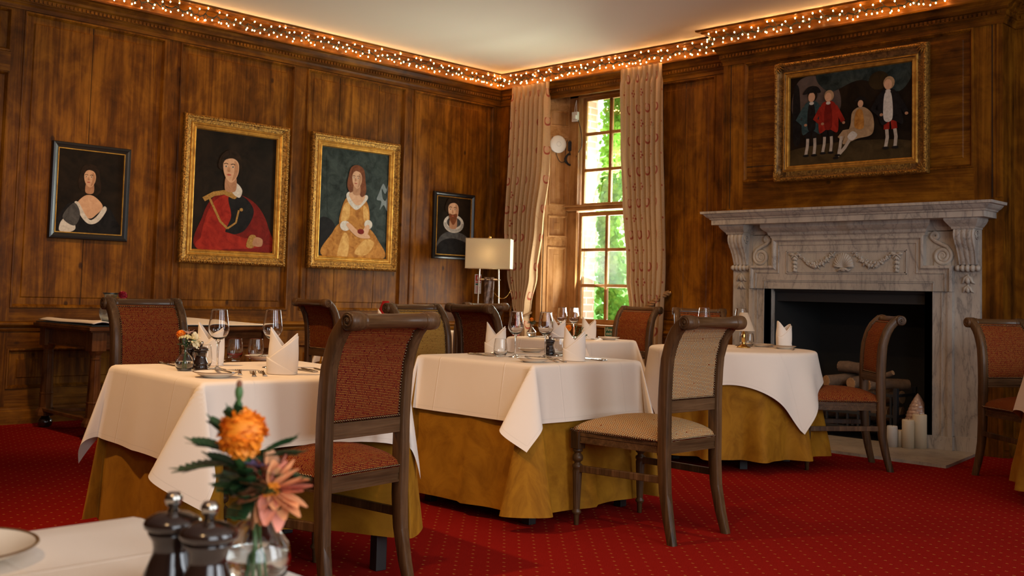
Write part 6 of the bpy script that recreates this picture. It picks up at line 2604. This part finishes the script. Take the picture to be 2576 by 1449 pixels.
# ---- signs and gadgets ----------------------------------------------------------------------
def lettering(root, txt, size, loc, rot, mat, name='lettering'):
    cu = bpy.data.curves.new(name, 'FONT')
    cu.body = txt
    cu.size = size
    cu.extrude = .0004
    cu.space_line = .85
    o = bpy.data.objects.new(name, cu)
    COL.objects.link(o)
    o.data.materials.append(mat)
    dg = bpy.context.evaluated_depsgraph_get()
    me = bpy.data.meshes.new_from_object(o.evaluated_get(dg))
    bpy.data.objects.remove(o)
    o = bpy.data.objects.new(name, me)
    COL.objects.link(o)
    if not me.materials:
        me.materials.append(mat)
    o.parent = root
    o.location = loc
    o.rotation_euler = rot
    return o


CREAM = plain('cream_sign_border', (.74, .70, .52, 1), .5)
GREEN = plain('sign_green', (.006, .11, .075, 1), .45)
REDS = plain('sign_red', (.52, .03, .02, 1), .45)
sg = empty('fire_exit_sign', (1.548, .045, .684), 'green and cream fire exit sign on the board below the window', 'sign')
mb = MB()
mb.box(0, .30, -.005, 0, 0, .112)
mb.build('border', CREAM, sg)
mb = MB()
mb.box(.010, .290, -.0062, -.005, .010, .102)
mb.build('panel', GREEN, sg)
lettering(sg, 'Fire\nexit', .048, (.022, -.0066, .062), (PI / 2, 0, 0), CREAM)
sg = empty('fire_point_notice', (.006, -.335, 1.087), 'narrow red, white and green fire notice on the panelling behind the floor lamp', 'sign')
mb = MB()
mb.box(0, .004, 0, .094, 0, .211)
mb.build('plate', M['white_plastic'], sg)
mb = MB()
mb.box(.004, .005, .008, .086, .138, .203)
mb.box(.004, .005, .008, .086, .118, .130)
mb.build('red_panel', REDS, sg)
mb = MB()
mb.box(.005, .0058, .030, .044, .148, .185)
mb.box(.005, .0058, .034, .040, .185, .195)
mb.box(.005, .0058, .055, .068, .150, .175)
mb.build('pictogram', M['white_plastic'], sg)
mb = MB()
mb.box(.004, .005, .010, .050, .094, .112)
mb.build('green_panel', GREEN, sg)
mb = MB()
for i in range(9):
    mb.box(.004, .0046, .012, .060 + .02 * ((i * 7) % 3) / 2, .082 - i * .009, .086 - i * .009)
mb.build('small_print', REDS, sg)


Ls = math.hypot(.13, .30)


def SHL(u, z, d):
    return (WX0 + u * .13 / Ls + d * .30 / Ls, .005 + u * .30 / Ls - d * .13 / Ls, z)


def disc_tf(u0, z0):
    return lambda p: SHL(u0 + p[0], z0 + p[1], p[2])


ap = empty('wireless_access_point', (0, 0, 0), 'round white wireless access point fixed to the window shutter', 'access point')
mb = MB()
mb.lathe([(0, .0), (.094, .0), (.096, .004), (.096, .014), (.090, .022), (.060, .030), (.020, .033), (0, .033)], (0, 0, 0), 40, 0, disc_tf(.150, 2.728))
mb.build('cover', M['white_plastic'], ap)
mb = MB()
mb.lathe([(.022, .0325), (.025, .0338), (.028, .0325)], (0, 0, 0), 32, 0, disc_tf(.150, 2.728))
mb.build('ring_mark', plain('pale_grey_ring', (.6, .6, .6, 1), .4), ap)
pa = empty('power_adapter', (0, 0, 0), 'small black power adapter hanging beside the white access point', 'adapter')
mb = MB()
mb.box(-.026, .026, -.050, .050, .004, .030, 0, disc_tf(.292, 2.715))
mb.build('case', M['black_plastic'], pa, bevel=.003)
mb = MB()
mb.box(-.018, .018, .050, .062, .010, .024, 0, disc_tf(.292, 2.715))
mb.build('socket_end', M['steel'], pa)
cc = empty('cable_coil', (0, 0, 0), 'coiled black cable hung on the shutter below the adapter', 'cable')
mb = MB()
pts = []
r7 = random.Random(2)
for i in range(150):
    a = i / 150 * 2 * PI * 6
    rr = .058 + .009 * math.sin(i * .37) + .004 * math.sin(i * 1.1)
    pts.append(SHL(.300 + rr * math.cos(a), 2.572 + rr * 1.05 * math.sin(a), .010 + .012 * abs(math.sin(i * .11))))
mb.tube(pts, .0042, 6)
mb.build('coil', M['black_plastic'], cc)
mb = MB()
mb.tube(arc3(SHL(.125, 2.64, .012), SHL(.17, 2.48, .012), SHL(.245, 2.56, .012)), .0035, 6)
mb.tube(arc3(SHL(.292, 2.665, .016), SHL(.285, 2.64, .014), SHL(.280, 2.62, .014)), .0035, 6)
mb.tube(arc3(SHL(.262, 2.78, .014), SHL(.235, 2.74, .012), SHL(.245, 2.62, .012)), .0030, 6)
mb.tube(arc3(SHL(.35, 2.56, .012), (.93, .235, 2.58), (.975, .28, 2.70)) + arc3((.975, .28, 2.70), (.985, .285, 2.84), (.945, .245, 2.99))[1:], .0038, 6)
mb.build('lead', M['black_plastic'], cc)
sk = empty('plug_socket', (.90, .262, 2.975), 'white double socket box with a plug at the top of the window jamb', 'socket')
mb = MB()
mb.box(-.035, .045, -.032, 0, 0, .105)
mb.build('box', M['white_plastic'], sk, bevel=.003)
mb = MB()
mb.box(.005, .045, -.062, -.032, .022, .066)
mb.build('plug', M['white_plastic'], sk, bevel=.006)
mb = MB()
mb.tube([(-.01, -.012, .105), (-.006, -.012, .16), (.008, -.010, .235)], .003, 6)
mb.tube([(.02, -.012, .105), (.016, -.012, .16), (.010, -.010, .235)], .003, 6)
mb.build('lead', M['white_plastic'], sk)

# ---- fairy lights along both cornices --------------------------------------------------------
FAIRY = emis('warm_fairy_bulb', (1.0, .50, .16, 1), 110)
WIRE = plain('dark_green_wire', (.008, .012, .006, 1), .6)


def fairy(label, path, n, seed):
    """path(t) gives (point on the wall line, outward direction); bulbs hang on short stalks off a wandering wire"""
    r = random.Random(seed)
    root = empty('fairy_lights', (0, 0, 0), label, 'string lights', 0, 'fairy lights on the cornice')
    wire = []
    bulbs = []
    for i in range(n):
        t = (i + .5 + r.uniform(-.35, .35)) / n
        p, o = path(t)
        o = Vector((o[0], o[1], 0))
        k = i % 3
        base = Vector((p[0], p[1], 3.435 + r.uniform(-.015, .02))) + o * (.118 + r.uniform(-.01, .012))
        wire.append(base)
        if k == 0:
            tip = base + Vector((0, 0, .028 + r.uniform(-.006, .008))) + o * (.045 + r.uniform(-.01, .02))
        elif k == 1:
            tip = base + Vector((0, 0, -.036 + r.uniform(-.012, .010))) + o * r.uniform(-.014, .012)
        else:
            tip = base + Vector((0, 0, -.020 + r.uniform(-.03, .03))) + o * r.uniform(.0, .026)
        side = Vector((-o.y, o.x, 0)) * r.uniform(-.016, .016)
        bulbs.append((base, tip + side))
    mb = MB()
    mb.tube(wire, .0042, 5)
    mb.tube([w + Vector((0, 0, .010 * math.sin(i * 1.3))) for i, w in enumerate(wire)], .0036, 5)
    for b, t in bulbs:
        d = (t - b)
        mb.tube([b, b + d * .5, b + d * .86], [.0030, .0036, .0044], 5)
    mb.build('wire', WIRE, root)
    # nearest bulbs first: they show largest
    cam = Vector((8.4, -8.25, 1.09))
    bulbs.sort(key=lambda q: (q[1] - cam).length)
    seen = [q for q in bulbs if q[2:] == () and True]
    big, rest = seen[:100], seen[100:]
    proto = None
    for b, t in big:
        if proto is None:
            m2 = MB()
            m2.ball((0, 0, 0), (.0054, .0054, .0070), 8, 6)
            proto = m2.build('bulb', FAIRY, root)
            o = proto
        else:
            o = proto.copy()
            COL.objects.link(o)
        o.location = t
    if rest:
        m2 = MB()
        for b, t in rest:
            m2.ball(tuple(t), (.0054, .0054, .0070), 8, 6)
        tag(m2.build('bulb_row', FAIRY, root), kind='stuff')
    return root


fairy('fairy lights strung along the cornice of the left wall', lambda t: ((0, -5.05 + t * 4.95), (1, 0)), 172, 1)


def rpath(t):
    x = .12 + t * 5.1
    return ((x, BR if x > BX0 - .12 else 0), (0, -1))


fairy('fairy lights strung along the cornice above window and fireplace', rpath, 178, 2)
# ---- light: sky through the windows, warm spots on the ceiling ---------------------------------
w = bpy.data.worlds.new('sky')
S.world = w
w.use_nodes = True
nt = w.node_tree
bg = nt.nodes['Background']
bg.inputs[0].default_value = (.86, .94, 1.0, 1)
bg.inputs[1].default_value = 10.0


def area(name, loc, target, sx, sy, power, col, spread=PI):
    l = bpy.data.lights.new(name, 'AREA')
    l.shape = 'RECTANGLE'
    l.size, l.size_y = sx, sy
    l.energy = power
    l.color = col
    l.spread = spread
    o = bpy.data.objects.new(name, l)
    COL.objects.link(o)
    o.location = loc
    d = Vector(target) - Vector(loc)
    o.rotation_euler = d.to_track_quat('-Z', 'Y').to_euler()
    return o


for i, (a, b) in enumerate(EASTW):
    area('window_daylight', (10.38, (a + b) / 2, 1.95), (0, (a + b) / 2, 1.6), b - a, 2.4, (60, 112, 76)[i], (.86, .93, 1.0))
area('window_daylight', (1.33, .62, 2.05), (1.6, -2, 3.0), .75, 2.4, 210, (.98, 1.0, .90))


def spot(loc, target, power, size=1.2, blend=.6, col=(1, .62, .30), rad=.05):
    l = bpy.data.lights.new('ceiling_spot', 'SPOT')
    l.energy = power
    l.spot_size = size
    l.spot_blend = blend
    l.color = col
    l.shadow_soft_size = rad
    o = bpy.data.objects.new('ceiling_spot', l)
    COL.objects.link(o)
    o.location = loc
    o.rotation_euler = (Vector(target) - Vector(loc)).to_track_quat('-Z', 'Y').to_euler()
    return o


WARM = (1, .60, .27)
spot((4.1, -7.3, 3.44), (4.5, -6.0, .7), 280, 1.2, .8, WARM)
spot((6.3, -6.6, 3.44), (5.2, -4.2, .6), 100, 1.7, .8, WARM)
spot((2.6, -5.4, 3.44), (.1, -3.6, .7), 210, 1.5, .9, WARM)
spot((3.0, -2.6, 3.44), (2.4, -2.0, .6), 120, 1.9, .9, WARM)
spot((4.9, -3.0, 3.44), (4.3, -1.5, .6), 45, 1.6, .9, WARM)
spot((4.6, -3.6, 3.44), (1.5, -.1, 1.9), 130, .95, .9, WARM)  # extra unseen spot, added to brighten the curtains and shutters
spot((8.0, -9.0, 3.44), (7.2, -7.6, .8), 90, 1.3, .8, WARM)

# ---- camera ------------------------------------------------------------------------------------
yaw, pit, rol = math.radians(44.728), math.radians(3.4226), math.radians(-1.5263)
fw = Vector((-math.sin(yaw) * math.cos(pit), math.cos(yaw) * math.cos(pit), math.sin(pit)))
rt = Vector((math.cos(yaw), math.sin(yaw), 0))
dn = fw.cross(rt)
r2 = rt * math.cos(rol) + dn * math.sin(rol)
d2 = -rt * math.sin(rol) + dn * math.cos(rol)
cam = bpy.data.cameras.new('camera')
co = bpy.data.objects.new('camera', cam)
COL.objects.link(co)
mw = Matrix((r2, -d2, -fw)).transposed().to_4x4()
mw.translation = Vector((8.40, -8.25, 1.09))
co.matrix_world = mw
cam.sensor_fit = 'HORIZONTAL'
cam.sensor_width = 36.0
cam.lens = 2647.3 / 2576 * 36.0
cam.shift_y = -(724.5 - 582.0) / 2576
cam.clip_start = .05
cam.clip_end = 100
cam.dof.use_dof = True
cam.dof.focus_distance = 4.6
cam.dof.aperture_fstop = 7.0
S.camera = co
S.view_settings.view_transform = 'Standard'
S.view_settings.look = 'None'
S.view_settings.gamma = 1
S.view_settings.exposure = 0.0
S.view_settings.use_curve_mapping = False
